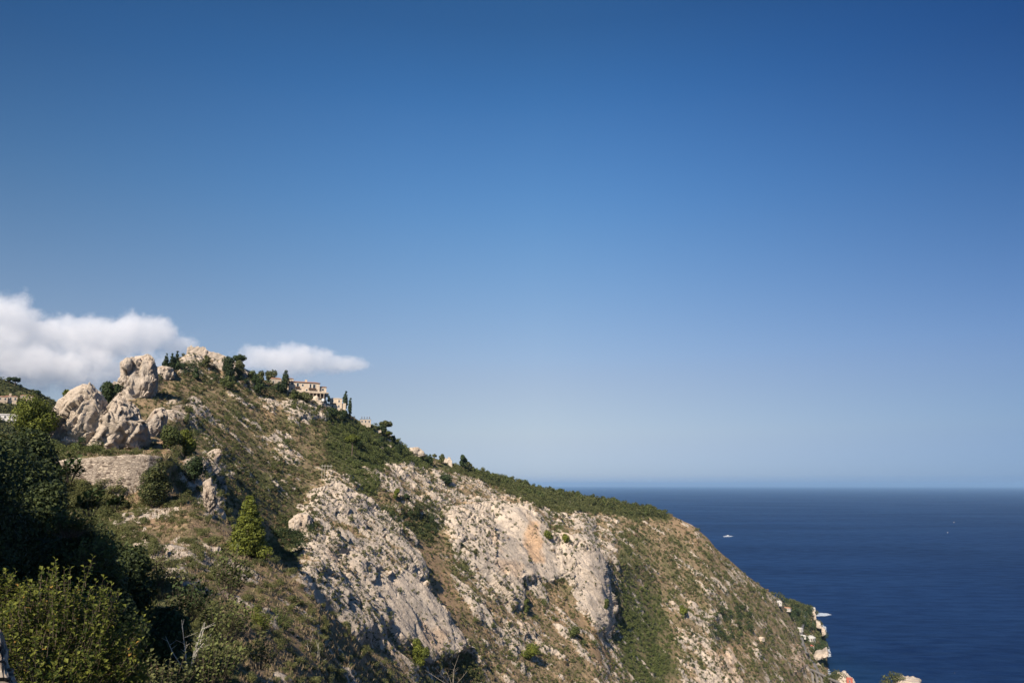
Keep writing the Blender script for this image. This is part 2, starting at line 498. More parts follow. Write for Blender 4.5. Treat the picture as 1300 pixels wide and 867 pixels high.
for rr in rings[1:]:
    for k in range(na):
        a = 2 * math.pi * k / na
        sv.append((rr * math.sin(a), rr * math.cos(a), 0.0))
sf = []
for i in range(len(rings) - 2):
    for k in range(na):
        k2 = (k + 1) % na
        sf.append((1 + i * na + k, 1 + i * na + k2, 1 + (i + 1) * na + k2, 1 + (i + 1) * na + k))
sv = np.array(sv)
spx, spy = project(sv)
cx_, cy_, _ = P(1058, 852, sea_r(1058, 852))
shallow = np.exp(-(((sv[:, 0] - cx_) / 90) ** 2 + ((sv[:, 1] - cy_) / 160) ** 2))
me = mesh_np('sea', sv, np.array(sf)[:, ::-1], make_sea(), {'shallow': shallow})
tag(link(bpy.data.objects.new('sea', me)), kind='structure')

# ------------------------------------------------------------------ terrain from range profiles
def layer(pts):
    """points (px, py, r) or (px, None, r, z) -> arrays az, r, slope"""
    out_ = []
    for q in pts:
        if q[1] is None:
            x, y, _ = ray(q[0], 800); az = math.atan2(x, y)
            out_.append((az, q[2], (q[3] - HC) / q[2]))
        else:
            x, y, z = ray(q[0], q[1])
            out_.append((math.atan2(x, y), q[2], float(z / math.hypot(x, y))))
    out_.sort()
    return np.array(out_)

def profile_grid(layers, rows, az):
    Ls = []
    for L in layers:
        a = layer(L)
        Ls.append((np.interp(az, a[:, 0], a[:, 1]), np.interp(az, a[:, 0], a[:, 2])))
    rr, ss = [], []
    for i in range(len(Ls) - 1):
        n = rows[i]
        for k in range(n):
            f = k / n
            rr.append(Ls[i][0] * (1 - f) + Ls[i + 1][0] * f)
            ss.append((Ls[i][1] * (1 - f) + Ls[i + 1][1] * f))
    rr.append(Ls[-1][0]); ss.append(Ls[-1][1])
    r_ = np.array(rr); s_ = np.array(ss)          # (rows, cols)
    return r_, s_

def box_blur(a, k, axis):
    if k < 1: return a
    pad = [(0, 0), (0, 0)]; pad[axis] = (k, k)
    b = np.pad(a, pad, mode='edge'); c = np.cumsum(b, axis=axis, dtype=float)
    c = np.insert(c, 0, 0, axis=axis)
    n = 2 * k + 1
    if axis == 0: return (c[n:, :] - c[:-n, :]) / n
    return (c[:, n:] - c[:, :-n]) / n

SKY = [(-260, 530, 300), (0, 556, 260), (60, 548, 290), (100, 522, 320), (150, 512, 420), (180, 482, 480), (200, 466, 520), (210, 466, 560),
       (225, 458, 580), (240, 449, 600), (262, 450, 600), (285, 459, 600), (300, 463, 600), (330, 480, 600), (350, 486, 600), (365, 496, 602),
       (410, 509, 608), (425, 519, 615), (440, 524, 630), (455, 534, 640), (480, 541, 670), (500, 556, 700), (520, 570, 730), (545, 580, 770),
       (570, 587, 800), (600, 596, 850), (640, 608, 900), (680, 620, 940), (720, 627, 975), (760, 633, 1000), (800, 641, 1025), (830, 646, 1045),
       (850, 653, 1060), (880, 667, 1085), (900, 684, 1100), (907, 694, 1105), (925, 710, 1130), (950, 732, 1175), (985, 758, 1300),
       (1010, 772, 1520), (1030, 778, 1640), (1042, None, 1690, 8), (1047, None, 1700, 2), (1052, None, 1700, -15), (1200, None, 1700, -25)]
SK = layer(SKY)
def back(dr, dz, floor=-30):
    res = []
    for az_, r_, s_ in SK:
        z = HC + s_ * r_ - dz
        res.append((az_, r_ + dr, (max(z, floor) - HC) / (r_ + dr)))
    return np.array(res)
_layer = layer
def layer(pts):
    return pts if isinstance(pts, np.ndarray) else _layer(pts)

def zl(r, z):
    return [(-260, None, r, z), (1200, None, r, z)]
EDGE = lambda r0: [(1046, None, r0, 3), (1053, None, r0 + 10, -15), (1200, None, r0 + 60, -25)]
LAYERS = [
    zl(3.0, HC - 2.6),
    zl(9.0, HC - 5.0),
    [(-260, 860, 35), (0, 900, 35), (150, 960, 45), (240, 960, 45), (300, 980, 45), (400, 1100, 45), (500, 1250, 45), (700, 1500, 45), (1200, 1600, 45)],
    [(-260, 780, 60), (0, 820, 60), (150, 850, 70), (240, 867, 65), (300, 867, 70), (340, 880, 75), (400, 925, 85), (500, 1080, 90), (700, 1350, 90), (1200, 1500, 90)],
    [(-260, 700, 90), (0, 730, 90), (150, 745, 100), (240, 780, 95), (300, 790, 100), (340, 810, 105), (400, 855, 112), (500, 980, 130), (700, 1200, 140), (1200, 1350, 150)],
    [(-260, 640, 120), (0, 672, 120), (150, 705, 130), (240, 712, 130), (300, 735, 135), (340, 752, 135), (380, 785, 135), (400, 803, 135), (440, 840, 145), (500, 905, 160), (600, 1000, 190), (700, 1100, 220), (1200, 1250, 300)],
    [(-260, 600, 160), (0, 620, 160), (60, 640, 190), (82, 652, 194), (150, 655, 195), (212, 645, 195), (240, 655, 170), (300, 690, 160), (340, 712, 155), (380, 748, 150), (400, 768, 150), (440, 803, 165), (500, 862, 180), (560, 940, 210), (680, 1020, 260), (800, 1100, 330), (1200, 1200, 500)],
    [(-260, 575, 220), (0, 590, 215), (70, 580, 204), (215, 580, 202), (240, 600, 250), (300, 645, 280), (340, 695, 300), (380, 760, 295), (400, 795, 290), (440, 850, 290), (500, 900, 300), (560, 920, 340), (620, 920, 400), (680, 920, 450), (755, 920, 500),
     (775, 930, 530), (830, 930, 620), (900, 930, 720), (960, 930, 830), (1000, 930, 930), (1025, 925, 1020)] + EDGE(1130),
    [(-260, 565, 240), (0, 580, 225), (70, 574, 215), (150, 574, 225), (215, 560, 300), (240, 560, 340), (300, 590, 380), (340, 625, 385), (380, 680, 355), (400, 700, 350), (440, 720, 360), (500, 760, 380), (560, 780, 430), (620, 770, 500), (680, 742, 590), (755, 795, 620),
     (775, 800, 680), (830, 810, 780), (900, 820, 870), (960, 830, 980), (1000, 850, 1080), (1025, 858, 1220)] + EDGE(1290),
    [(-260, 550, 270), (0, 566, 245), (70, 560, 265), (150, 540, 330), (215, 510, 420), (240, 500, 480), (300, 520, 500), (340, 560, 480), (400, 600, 470), (440, 610, 480), (500, 620, 520), (560, 650, 560), (620, 663, 600), (680, 652, 650), (700, 672, 655), (740, 686, 665), (757, 715, 670),
     (775, 710, 745), (830, 720, 880), (900, 742, 960), (960, 782, 1080), (1000, 800, 1230), (1025, 820, 1400)] + EDGE(1470),
    SKY, back(60, 28), back(170, 120, -60), back(700, 330, -260),
]
ROWS = [5, 16, 40, 60, 70, 60, 66, 150, 150, 150, 8, 8, 6]
az0 = layer([(-260, 600, 1)])[0, 0]; azA = layer([(-5, 600, 1)])[0, 0]; azB = layer([(1062, 820, 1)])[0, 0]; azC = layer([(1150, 820, 1)])[0, 0]
AZ = np.concatenate([np.linspace(az0, azA, 70)[:-1], np.linspace(azA, azB, 1250), np.linspace(azB, azC, 8)[1:]])
r_, s_ = profile_grid(LAYERS, ROWS, AZ)
for _ in range(2):
    r_ = box_blur(box_blur(r_, 5, 0), 5, 1); s_ = box_blur(s_, 2, 1)
s_[:sum(ROWS[:10])] = box_blur(s_, 4, 0)[:sum(ROWS[:10])]
nr, nc = r_.shape
V = np.stack([r_ * np.sin(AZ)[None, :], r_ * np.cos(AZ)[None, :], HC + s_ * r_], -1)

def grid_normals(V):
    du = np.gradient(V, axis=1); dv = np.gradient(V, axis=0)
    n = np.cross(du, dv); n /= (np.linalg.norm(n, axis=-1, keepdims=True) + 1e-9)
    n[n[..., 2] < 0] *= -1
    return n

PX0, PY0 = project(V)
wx = 9 * fbm(V / 45.0, 3, 50); wy = 7 * fbm(V / 45.0 + 31, 3, 60)
wx2 = 4 * perlin(V / 9.0, 70); wy2 = 4 * perlin(V / 9.0 + 9, 71)
QX, QY = PX0 + wx + wx2, PY0 + wy + wy2
def pm(poly, soft=6.0): return poly_mask(QX, QY, poly, soft)

rock = np.full(V.shape[:2], 0.16)
def setmask(a, poly, val, soft=6.0):
    m = pm(poly, soft); a[...] = a * (1 - m) + val * m
# rock cover, traced region by region: (polygon, cover)
setmask(rock, [(400, 590), (480, 600), (620, 590), (790, 640), (800, 870), (380, 870), (360, 700)], 0.44, 12)
setmask(rock, [(470, 590), (525, 590), (600, 612), (665, 630), (700, 655), (700, 690), (640, 690), (565, 690), (545, 660), (500, 655), (472, 630)], 0.62)
setmask(rock, [(395, 610), (435, 618), (475, 645), (510, 690), (545, 738), (580, 790), (592, 822), (565, 842), (538, 843), (505, 815), (485, 806), (440, 822), (405, 795), (372, 750), (364, 702), (385, 655)], 0.86)
setmask(rock, [(455, 740), (520, 730), (575, 800), (590, 825), (560, 843), (520, 830), (485, 800)], 1.0)
setmask(rock, [(380, 690), (430, 700), (440, 760), (400, 790), (368, 740)], 0.86)
setmask(rock, [(560, 658), (605, 640), (645, 640), (680, 650), (697, 672), (740, 684), (760, 705), (772, 760), (772, 802), (752, 800), (735, 770), (712, 735), (690, 742), (668, 738), (655, 775), (630, 760), (600, 735), (565, 700)], 0.93)
setmask(rock, [(625, 665), (650, 650), (690, 670), (705, 735), (655, 740), (625, 720)], 1.1)
setmask(rock, [(720, 700), (757, 705), (772, 800), (750, 796), (728, 745)], 1.1)
setmask(rock, [(585, 740), (625, 760), (665, 800), (670, 870), (640, 870), (600, 800)], 0.62)
setmask(rock, [(600, 825), (700, 815), (790, 850), (800, 880), (600, 880)], 0.5)
setmask(rock, [(660, 745), (700, 745), (745, 800), (775, 830), (740, 840), (690, 800)], 0.36)
setmask(rock, [(515, 660), (535, 665), (570, 740), (605, 810), (590, 822), (560, 775), (530, 725)], 0.12, 4)
setmask(rock, [(695, 635), (745, 640), (790, 680), (785, 745), (760, 700), (735, 680), (700, 670)], 0.6)
setmask(rock, [(772, 655), (800, 668), (800, 730), (785, 740)], 0.55)
setmask(rock, [(850, 650), (890, 660), (925, 705), (905, 700), (870, 665)], 0.4)
setmask(rock, [(790, 650), (1060, 700), (1060, 880), (790, 880)], 0.27, 20)
setmask(rock, [(875, 720), (930, 740), (910, 790), (895, 800), (890, 760)], 0.55)
setmask(rock, [(838, 765), (880, 765), (905, 800), (905, 840), (880, 880), (855, 880), (862, 830), (850, 790)], 0.58)
setmask(rock, [(890, 830), (925, 826), (940, 860), (930, 880), (880, 880)], 0.8)
setmask(rock, [(1003, 818), (1022, 820), (1022, 855), (1008, 855), (1000, 835)], 0.85)
setmask(rock, [(955, 790), (966, 790), (966, 840), (955, 840)], 0.5, 4)
setmask(rock, [(975, 750), (992, 752), (992, 768), (975, 762)], 0.8, 4)
# hill under the village
setmask(rock, [(195, 462), (240, 445), (300, 462), (330, 478), (330, 500), (280, 485), (235, 480), (200, 482)], 0.7)
setmask(rock, [(205, 518), (240, 515), (285, 535), (305, 560), (285, 570), (250, 550), (210, 540)], 0.66)
setmask(rock, [(350, 505), (395, 508), (430, 512), (425, 525), (385, 540), (385, 570), (365, 555), (360, 525)], 0.75)
setmask(rock, [(270, 500), (360, 505), (340, 600), (270, 620), (240, 570)], 0.36, 14)
setmask(rock, [(300, 500), (400, 570), (400, 620), (320, 640), (280, 560)], 0.32, 14)
setmask(rock, [(405, 545), (425, 548), (435, 570), (415, 565)], 0.5, 4)
setmask(rock, [(228, 590), (252, 590), (282, 640), (290, 665), (262, 655), (240, 620)], 0.75, 4)
setmask(rock, [(335, 605), (350, 612), (345, 640), (330, 640)], 0.5, 4)
# near spur
setmask(rock, [(150, 640), (225, 640), (300, 700), (360, 740), (480, 850), (480, 880), (300, 880), (230, 760), (150, 680)], 0.48, 12)
setmask(rock, [(330, 740), (380, 760), (430, 800), (480, 850), (480, 880), (400, 880), (350, 800)], 0.45)
setmask(rock, [(330, 855), (370, 850), (380, 880), (330, 880)], 0.8, 4)
# paths on the spur
rock = np.maximum(rock, 0)

green = np.full(V.shape[:2], 0.28)
def g(poly, val, soft=8.0): setmask(green, poly, val, soft)
g([(310, 485), (440, 505), (470, 600), (400, 610), (330, 600), (300, 540)], 0.6, 14)
g([(425, 530), (490, 540), (550, 580), (548, 598), (490, 590), (475, 630), (455, 625), (430, 590), (410, 560)], 0.95)
g([(200, 480), (300, 470), (420, 540), (400, 620), (250, 610)], 0.45, 16)
g([(245, 575), (400, 600), (380, 650), (250, 660)], 0.6, 14)
g([(350, 655), (395, 645), (398, 685), (365, 715), (345, 700)], 0.95)
g([(480, 645), (545, 640), (562, 665), (545, 690), (500, 680)], 0.9)
g([(600, 590), (640, 598), (720, 622), (800, 635), (855, 655), (835, 660), (790, 658), (740, 640), (690, 640), (640, 620), (600, 603)], 0.95)
g([(560, 582), (600, 592), (600, 604), (560, 596)], 0.8)
g([(695, 640), (712, 645), (715, 680), (697, 680)], 0.9)
g([(775, 740), (850, 750), (860, 800), (850, 880), (800, 880), (775, 815)], 0.72, 16)
g([(905, 775), (935, 765), (958, 775), (950, 820), (905, 825), (895, 805)], 1.0)
g([(785, 670), (830, 680), (850, 740), (800, 745), (785, 715)], 0.65)
g([(985, 745), (1055, 770), (1050, 845), (1020, 840), (1010, 790)], 0.7)
g([(800, 680), (900, 690), (1010, 770), (1000, 870), (860, 870)], 0.42, 20)
g([(560, 690), (600, 700), (600, 740), (575, 740)], 0.8)
g([(555, 800), (610, 820), (615, 870), (540, 870)], 0.8)
g([(-300, 540), (80, 560), (200, 700), (300, 800), (300, 900), (-300, 900)], 0.95, 15)
g([(60, 560), (130, 560), (125, 575), (60, 578)], 0.9, 4)
ochre = np.zeros(V.shape[:2])
def oc(poly, val, soft=6.0): setmask(ochre, poly, val, soft)
oc([(515, 660), (535, 665), (570, 740), (600, 800), (585, 805), (555, 760), (528, 715)], 0.5, 6)
oc([(840, 650), (875, 660), (905, 700), (870, 690)], 0.35)
oc([(640, 605), (560, 590), (600, 612), (650, 625)], 0.45)
oc([(200, 560), (240, 565), (235, 580), (200, 576)], 0.8, 4)
oc([(895, 825), (940, 822), (935, 845), (900, 840)], 0.6)
oc([(335, 515), (352, 515), (352, 535), (335, 535)], 0.6, 4)
oc([(700, 750), (790, 830), (760, 850), (700, 800)], 0.4)
stain = np.zeros(V.shape[:2])
def st(poly, val, soft=4.0): setmask(stain, poly, val, soft)
st([(664, 670), (682, 668), (682, 720), (666, 715)], 0.75)
st([(615, 715), (660, 725), (655, 745), (625, 735)], 0.35)
st([(515, 790), (560, 810), (545, 840), (520, 815)], 0.4)
st([(1003, 818), (1022, 820), (1022, 855), (1008, 855)], 0.45)
st([(890, 830), (925, 826), (940, 860), (930, 880)], 0.3)

# displacement
nrm = grid_normals(V)
rr_ = r_
pix = rr_ / FPX
d_rib = np.array([0.62, 0.35, -0.70]); d_rib /= np.linalg.norm(d_rib)
along = V @ d_rib
S = V - 0.72 * along[..., None] * d_rib          # shrink along the ribs -> features stretch along them
cell_ = 0
spur = 1 - smooth(190, 260, rr_)
skyl = np.zeros_like(r_); iS = sum(ROWS[:10])
skyl[:] = smooth(iS - 45, iS - 2, np.arange(nr))[:, None]
disp = np.zeros_like(r_)
rk = np.clip(box_blur(box_blur(rock, 9, 0), 9, 1) * 1.1, 0, 1)
crest = 0
ridge_last = None
for k, wl in enumerate([56, 27, 13, 6.5, 3.2, 1.6, 0.8]):
    n0 = perlin(S / wl + 17.3 * k, 100 + k)
    ridg = 1 - np.abs(n0) * 2.2
    if k in (1, 2): crest = crest + ridg * 0.5
    fade = smooth(1.2, 3.0, wl / pix)
    amp = wl * (0.10 * rk + 0.035)
    if wl > 20: amp = amp * (1 - 0.93 * spur) * 0.62
    elif wl > 10: amp = amp * (1 - 0.7 * spur)
    elif wl > 5: amp = amp * (1 - 0.4 * spur)
    disp += fade * amp * (ridg * rk + n0 * (1 - rk))
rk0 = rock + (0.40 * (crest * 0.5 - 0.42) * 2 + 0.55 * fbm(S / 15.0, 3, 300) * 1.6) * smooth(0.1, 0.3, rock) + 0.30 * fbm(S / 4.5, 3, 305) * 1.6 * (1 - 0.35 * smooth(0.6, 0.9, rock))
rock_final = np.where(rock > 0.95, rock, rk0)
# bare rock stands proud of the soil and scrub around it
lift = smooth(0.40, 0.62, rock_final) * np.where(rock > 0.95, 0.3, 1.0)
disp += lift * (1.5 + 1.3 * perlin(S / 11.0, 44)) * (1 - 0.72 * spur)
# blocky facets
rkf = np.maximum(rk * 0.5, np.clip(lift, 0, 1) * np.clip(rock * 1.6, 0, 1))
d1, d2, cv, tl = worley(S / 9.0 + 0.10 * perlin(V / 5.0, 7)[..., None], 5, True)
rkf = rkf * (1 - 0.45 * smooth(0.93, 1.0, rock))
disp += (1 - 0.6 * spur) * rkf * (1.6 * (cv - 0.5) + 3.4 * tl)
d1b, d2b, cvb, tlb = worley(S * np.array([1, 1, 0.7]) / 3.4 + 0.12 * perlin(V / 3.0, 8)[..., None], 6, True)
disp += rkf * (0.6 * (cvb - 0.5) + 1.3 * tlb) * smooth(2.0, 4.0, 3.4 / pix)
disp -= rkf * 1.7 * (1 - smooth(0.0, 0.09, d2 - d1)) * (1 - 0.6 * spur)
disp *= (1 - 0.72 * skyl)
disp *= smooth(10, 60, rr_)
land = smooth(-2, 12, V[..., 2])
disp *= land
V = V + nrm * disp[..., None]
up = grid_normals(V)
rock_final = rock_final + 0.22 * (smooth(0.80, 0.45, up[..., 2]) - 0.35) * (rock > 0.18)
green_f = green + 0.5 * fbm(V / 30.0, 3, 310)

idx = np.arange(nr * nc).reshape(nr, nc)
F = np.stack([idx[:-1, :-1], idx[:-1, 1:], idx[1:, 1:], idx[1:, :-1]], -1).reshape(-1, 4)
me = mesh_np('hillside', V.reshape(-1, 3), F, M['hill'],
             {'rock': rock_final, 'green': green_f, 'stain': stain, 'ochre': ochre}, True)
hill = link(bpy.data.objects.new('hillside', me)); tag(hill, kind='structure')

PX, PY = project(V)
slope_v = (V[..., 2] - HC) / np.hypot(V[..., 0], V[..., 1])
runmax = np.maximum.accumulate(slope_v, axis=0)
VIS = (slope_v >= runmax - 0.0015) & (V[..., 2] > 0.5)
def find(px, py, rmin=0, rmax=1e9):
    d = (PX - px) ** 2 + (PY - py) ** 2
    d = np.where(VIS & (r_ >= rmin) & (r_ <= rmax), d, 1e9)
    k = np.argmin(d); return V.reshape(-1, 3)[k].copy()

def rng_of(p): return math.hypot(p[0], p[1])

# ------------------------------------------------------------------ far hill on the left
HL = [
    [(-400, 640, 520), (200, 650, 520)],
    [(-400, 560, 700), (0, 575, 700), (200, 600, 700)],
    [(-400, 400, 1000), (-150, 446, 950), (-50, 468, 900), (0, 482, 880), (15, 485, 880), (30, 491, 880), (60, 504, 880), (80, 515, 880), (110, 538, 880), (150, 575, 880), (200, 600, 880)],
]
hs = layer(HL[2]); hb = hs.copy(); hb[:, 1] += 300; hb[:, 2] = (HC - 40 - HC) / hb[:, 1]
az2 = np.linspace(layer([(-330, 600, 1)])[0, 0], layer([(180, 600, 1)])[0, 0], 420)
rf, sf_ = profile_grid(HL + [hb], [60, 160, 12], az2)
VF = np.stack([rf * np.sin(az2), rf * np.cos(az2), HC + sf_ * rf], -1)
VF += grid_normals(VF) * (5 * fbm(VF / 60.0, 4, 400) * (1 - 0.7 * smooth(190, 220, np.arange(VF.shape[0])))[:, None])[..., None]
idf = np.arange(VF.shape[0] * VF.shape[1]).reshape(VF.shape[:2])
FF = np.stack([idf[:-1, :-1], idf[:-1, 1:], idf[1:, 1:], idf[1:, :-1]], -1).reshape(-1, 4)
z0 = np.zeros(VF.shape[:2])
me = mesh_np('hill', VF.reshape(-1, 3), FF, M['hill'], {'rock': z0 + 0.12 + 0.2 * fbm(VF / 20.0, 3, 5), 'green': z0 + 0.75, 'stain': z0, 'ochre': z0}, True)
tag(link(bpy.data.objects.new('hill', me)), kind='structure')
PXF, PYF = project(VF)
def find_far(px, py):
    k = np.argmin((PXF[:220] - px) ** 2 + (PYF[:220] - py) ** 2); return VF.reshape(-1, 3)[k].copy()

# unseen slope added behind left, shaped to cast shade on the foreground wood
sd = np.linspace(-130, -22, 60); qd = np.linspace(-60, 190, 110)
SG, QG = np.meshgrid(sd, qd, indexing='ij')
dl = np.array([-math.sin(SUN_AZ), -math.cos(SUN_AZ)]); el = np.array([-dl[1], dl[0]])
XX = SG * dl[0] + QG * el[0]; YY = SG * dl[1] + QG * el[1]
CASTER_TOP = 66.0
prof = np.exp(-np.abs((QG - 55) / 38.0) ** 6) * np.exp(-((SG + 58) / 28.0) ** 2)
ZZ = HC - 22 + (CASTER_TOP + 22) * prof + 3 * fbm(np.stack([XX, YY, 0 * XX], -1) / 14.0, 4, 77) * prof
VS = np.stack([XX, YY, ZZ], -1)
ids = np.arange(VS.shape[0] * VS.shape[1]).reshape(VS.shape[:2])
FS = np.stack([ids[:-1, :-1], ids[:-1, 1:], ids[1:, 1:], ids[1:, :-1]], -1).reshape(-1, 4)
z1 = np.zeros(VS.shape[:2])
me = mesh_np('hill', VS.reshape(-1, 3), FS, M['hill'], {'rock': z1 + 0.4, 'green': z1 + 0.8, 'stain': z1, 'ochre': z1}, True)
tag(link(bpy.data.objects.new('hill', me)), kind='structure')  # added shade caster, never in view

# ------------------------------------------------------------------ crags: closed rock bodies with their own depth
def ico(sub):
    bm = bmesh.new(); bmesh.ops.create_icosphere(bm, subdivisions=sub, radius=1.0)
    v = np.array([x.co for x in bm.verts]); f = np.array([[q.index for q in x.verts] for x in bm.faces]); bm.free()
    return v, f
ICO6 = ico(6); ICO7 = ico(7)
def crag(name, outline, r, depth, mat, label, cat, amp=0.014, seed=1, centre=None, facet=5.0, stretch=(1, 1, 0.5), base=ICO6, power=0.55, back=0.5, group=None, parent=None):
    ol = np.array(outline, float)
    c = ol.mean(0) if centre is None else np.array(centre, float)
    C0 = P(c[0], c[1], r)
    x, y, _ = ray(c[0], c[1]); az = math.atan2(x, y)
    right = np.array([math.cos(az), -math.sin(az), 0]); fwd = np.array([math.sin(az), math.cos(az), 0]); upv = np.array([0, 0, 1.0])
    k = r / FPX / math.cos(az) if False else r / (FPX / math.cos(az)) * 1.0
    # metres of the outline points, found by intersecting their rays with the plane through C0
    pts = []
    for q in ol:
        d = np.array([float(v) for v in ray(*q)]); o = np.array([0, 0, HC])
        t = ((C0 - o) @ fwd) / (d @ fwd); pts.append(o + d * t - C0)
    pts = np.array(pts); ux = pts @ right; uz = pts @ upv
    th = np.arctan2(uz, ux); rad = np.hypot(ux, uz)
    # dense resample along outline edges
    TH, RD = [], []
    n = len(ux)
    for i in range(n):
        j = (i + 1) % n
        for f in np.linspace(0, 1, 14, endpoint=False):
            X = ux[i] * (1 - f) + ux[j] * f; Z = uz[i] * (1 - f) + uz[j] * f
            TH.append(math.atan2(Z, X)); RD.append(math.hypot(X, Z))
    o_ = np.argsort(TH); TH = np.array(TH)[o_]; RD = np.array(RD)[o_]
    TH = np.concatenate([TH - 2 * math.pi, TH, TH + 2 * math.pi]); RD = np.concatenate([RD, RD, RD])
    v, f = base
    th_v = np.arctan2(v[:, 2], v[:, 0]); s = np.hypot(v[:, 0], v[:, 2]); rr = np.interp(th_v, TH, RD)
    ss = s ** power
    W = (np.cos(th_v) * rr * ss)[:, None] * right + (np.sin(th_v) * rr * ss)[:, None] * upv
    dep = np.sign(v[:, 1]) * np.abs(v[:, 1]) ** 0.8 * depth
    dep = np.where(dep > 0, dep * back * 2, dep)
    W = W + dep[:, None] * fwd
    size = rad.mean()
    nn = W / (np.linalg.norm(W, axis=1, keepdims=True) + 1e-6)
    nn = nn * 0.6 + (v @ np.array([right, fwd, upv])) * 0.6
    Q = W * np.array(stretch)
    D = 0
    for q, wl in enumerate([size * 0.9, size * 0.45, size * 0.22, size * 0.11, size * 0.055]):
        n0 = perlin(Q / wl + seed * 7.1, seed * 10 + q)
        D = D + amp * wl * 1.6 * (1 - 2.2 * np.abs(n0)) + amp * wl * perlin(Q / wl * 1.3 + 40, seed * 10 + q + 5)
    d1, d2, cv_, tl_ = worley(Q / (size / facet) + 0.1 * perlin(Q / size * 6, 3)[:, None], seed, True)
    D = D + size * 0.07 * (cv_ - 0.5) + size / facet * 0.60 * tl_ - size * 0.03 * (1 - smooth(0, 0.10, d2 - d1))
    Qw = Q + 0.04 * size * perlin(Q / size * 5, 9)[:, None]
    for mul, a1, a2 in ((2.3, 0.040, 0.020), (5.0, 0.020, 0.012), (10.0, 0.010, 0.007)):
        d1, d2, cv_, tl_ = worley(Qw / (size / facet / mul), seed + int(mul), True)
        D = D + size * a1 * 0.6 * (cv_ - 0.5) + size / facet / mul * 0.42 * tl_ - size * a2 * (1 - smooth(0, 0.14, d2 - d1))
    lim = 1 - 0.75 * smooth(0.75, 1.0, s)          # the traced outline keeps its place
    W = W + nn * (D * lim)[:, None]
    me = mesh_np(name, W, f, mat, None, False)
    ob = bpy.data.objects.new(name, me); link(ob, parent, C0)
    if parent is None: tag(ob, label, cat, group)
    return ob

crag('rock_outcrop', [(44, 566), (54, 545), (64, 529), (74, 510), (90, 497), (104, 491), (116, 492), (127, 503), (136, 514), (148, 510), (162, 520), (172, 536), (186, 540), (190, 562), (180, 576), (160, 584), (100, 584), (50, 580)],
     262, 17, M['rock_warm'], 'huge warm cream limestone boulder rising directly above the curved retaining wall', 'rock', seed=2, centre=(118, 545), facet=2.4, base=ICO7, stretch=(1, 1, 0.5))
crag('rock_outcrop', [(153, 462), (160, 457), (174, 455), (190, 452), (196, 458), (199, 470), (200, 486), (196, 500), (189, 514), (184, 530), (160, 540), (146, 525), (142, 506), (149, 490), (154, 478)],
     430, 13, M['rock'], 'tall blocky grey rock tower with a flat scrubby top and a dark right flank', 'rock', seed=5, centre=(172, 492), facet=2.0, power=0.4, base=ICO7, stretch=(1, 1, 0.5))
crag('rock_outcrop', [(176, 560), (184, 536), (196, 520), (208, 518), (213, 530), (210, 545), (196, 560), (186, 572)],
     300, 8, M['rock'], 'pale rounded crag with a deep dark cleft right of the big cream boulder', 'rock', seed=7, facet=3)
crag('rock_outcrop', [(138, 512), (150, 502), (166, 512), (176, 520), (182, 540), (170, 552), (150, 535)],
     330, 9, M['rock'], 'broken grey rock shoulder joining the rock tower to the cream boulder', 'rock', seed=9, facet=4)
crag('rock_outcrop', [(196, 470), (206, 465), (220, 468), (222, 480), (212, 486), (198, 484)],
     505, 7, M['rock'], 'low grey crag between the rock tower and the small dark conifers', 'rock', seed=11, facet=3)
crag('rock_outcrop', [(221, 474), (232, 458), (244, 462), (247, 476), (238, 486), (224, 484)],
     560, 8, M['rock'], 'pale grey crag just below the left end of the summit ruin', 'rock', seed=12, facet=3)
crag('rock_outcrop', [(262, 462), (280, 458), (292, 468), (286, 480), (268, 478)],
     575, 8, M['rock'], 'grey crag below the sloping right end of the summit ruin', 'rock', seed=13, facet=3)
crag('rock_outcrop', [(258, 612), (268, 606), (272, 620), (276, 640), (266, 652), (258, 640)],
     170, 2.6, M['rock'], 'narrow upright pale rock with a dark cleft above the lone layered pine', 'rock', seed=14, facet=3)
crag('rock_outcrop', [(367, 662), (378, 652), (392, 652), (398, 664), (398, 676), (386, 684), (368, 682)],
     352, 6, M['rock'], 'smooth pale dome of rock above the dark green thicket on the left cliff', 'rock', seed=15, facet=2.2, amp=0.03)
crag('rock_outcrop', [(395, 505), (402, 502), (408, 510), (412, 526), (400, 530), (393, 520)],
     598, 6, M['rock_warm'], 'bright triangular crag directly below the terrace of the big hotel', 'rock', seed=16, facet=3)

# ------------------------------------------------------------------ foliage builders
def blob_quads(centres, radii, n, leaf, seed, flat=1.0, jitter=0.7, inner=0.35, aspect=0.6):
    """n leaf quads spread through the outer volume of several blobs"""
    g_ = np.random.default_rng(seed)
    centres = np.asarray(centres, float); radii = np.asarray(radii, float)
    pr = radii ** 2; pr = pr / pr.sum()
    b = g_.choice(len(centres), n, p=pr)
    d = g_.normal(size=(n, 3)); d /= np.linalg.norm(d, axis=1)[:, None]
    rad = radii[b] * (1 - inner * g_.random(n) ** 1.5)
    pos = centres[b] + d * rad[:, None] * np.array([1, 1, flat])
    pos += 0.12 * radii[b][:, None] * perlin(pos / (radii.mean() * 0.5), seed)[:, None] * d
    nm = d + jitter * g_.normal(size=(n, 3)) + np.array([0, 0, 0.25]); nm /= np.linalg.norm(nm, axis=1)[:, None]
    a = np.cross(nm, g_.normal(size=(n, 3))); a /= np.linalg.norm(a, axis=1)[:, None]
    c = np.cross(nm, a)
    sz = leaf * (0.6 + 0.8 * g_.random(n))
    a = a * sz[:, None]; c = c * (sz * aspect)[:, None]
    Q = np.stack([pos - a - c * 0.3, pos - a * 0.1 - c, pos + a + c * 0.2, pos + a * 0.1 + c], 1)
    tint = np.clip(0.5 + 0.28 * g_.normal(size=n) + 0.25 * perlin(pos / radii.mean(), seed + 1), 0, 0.9)
    return Q, tint

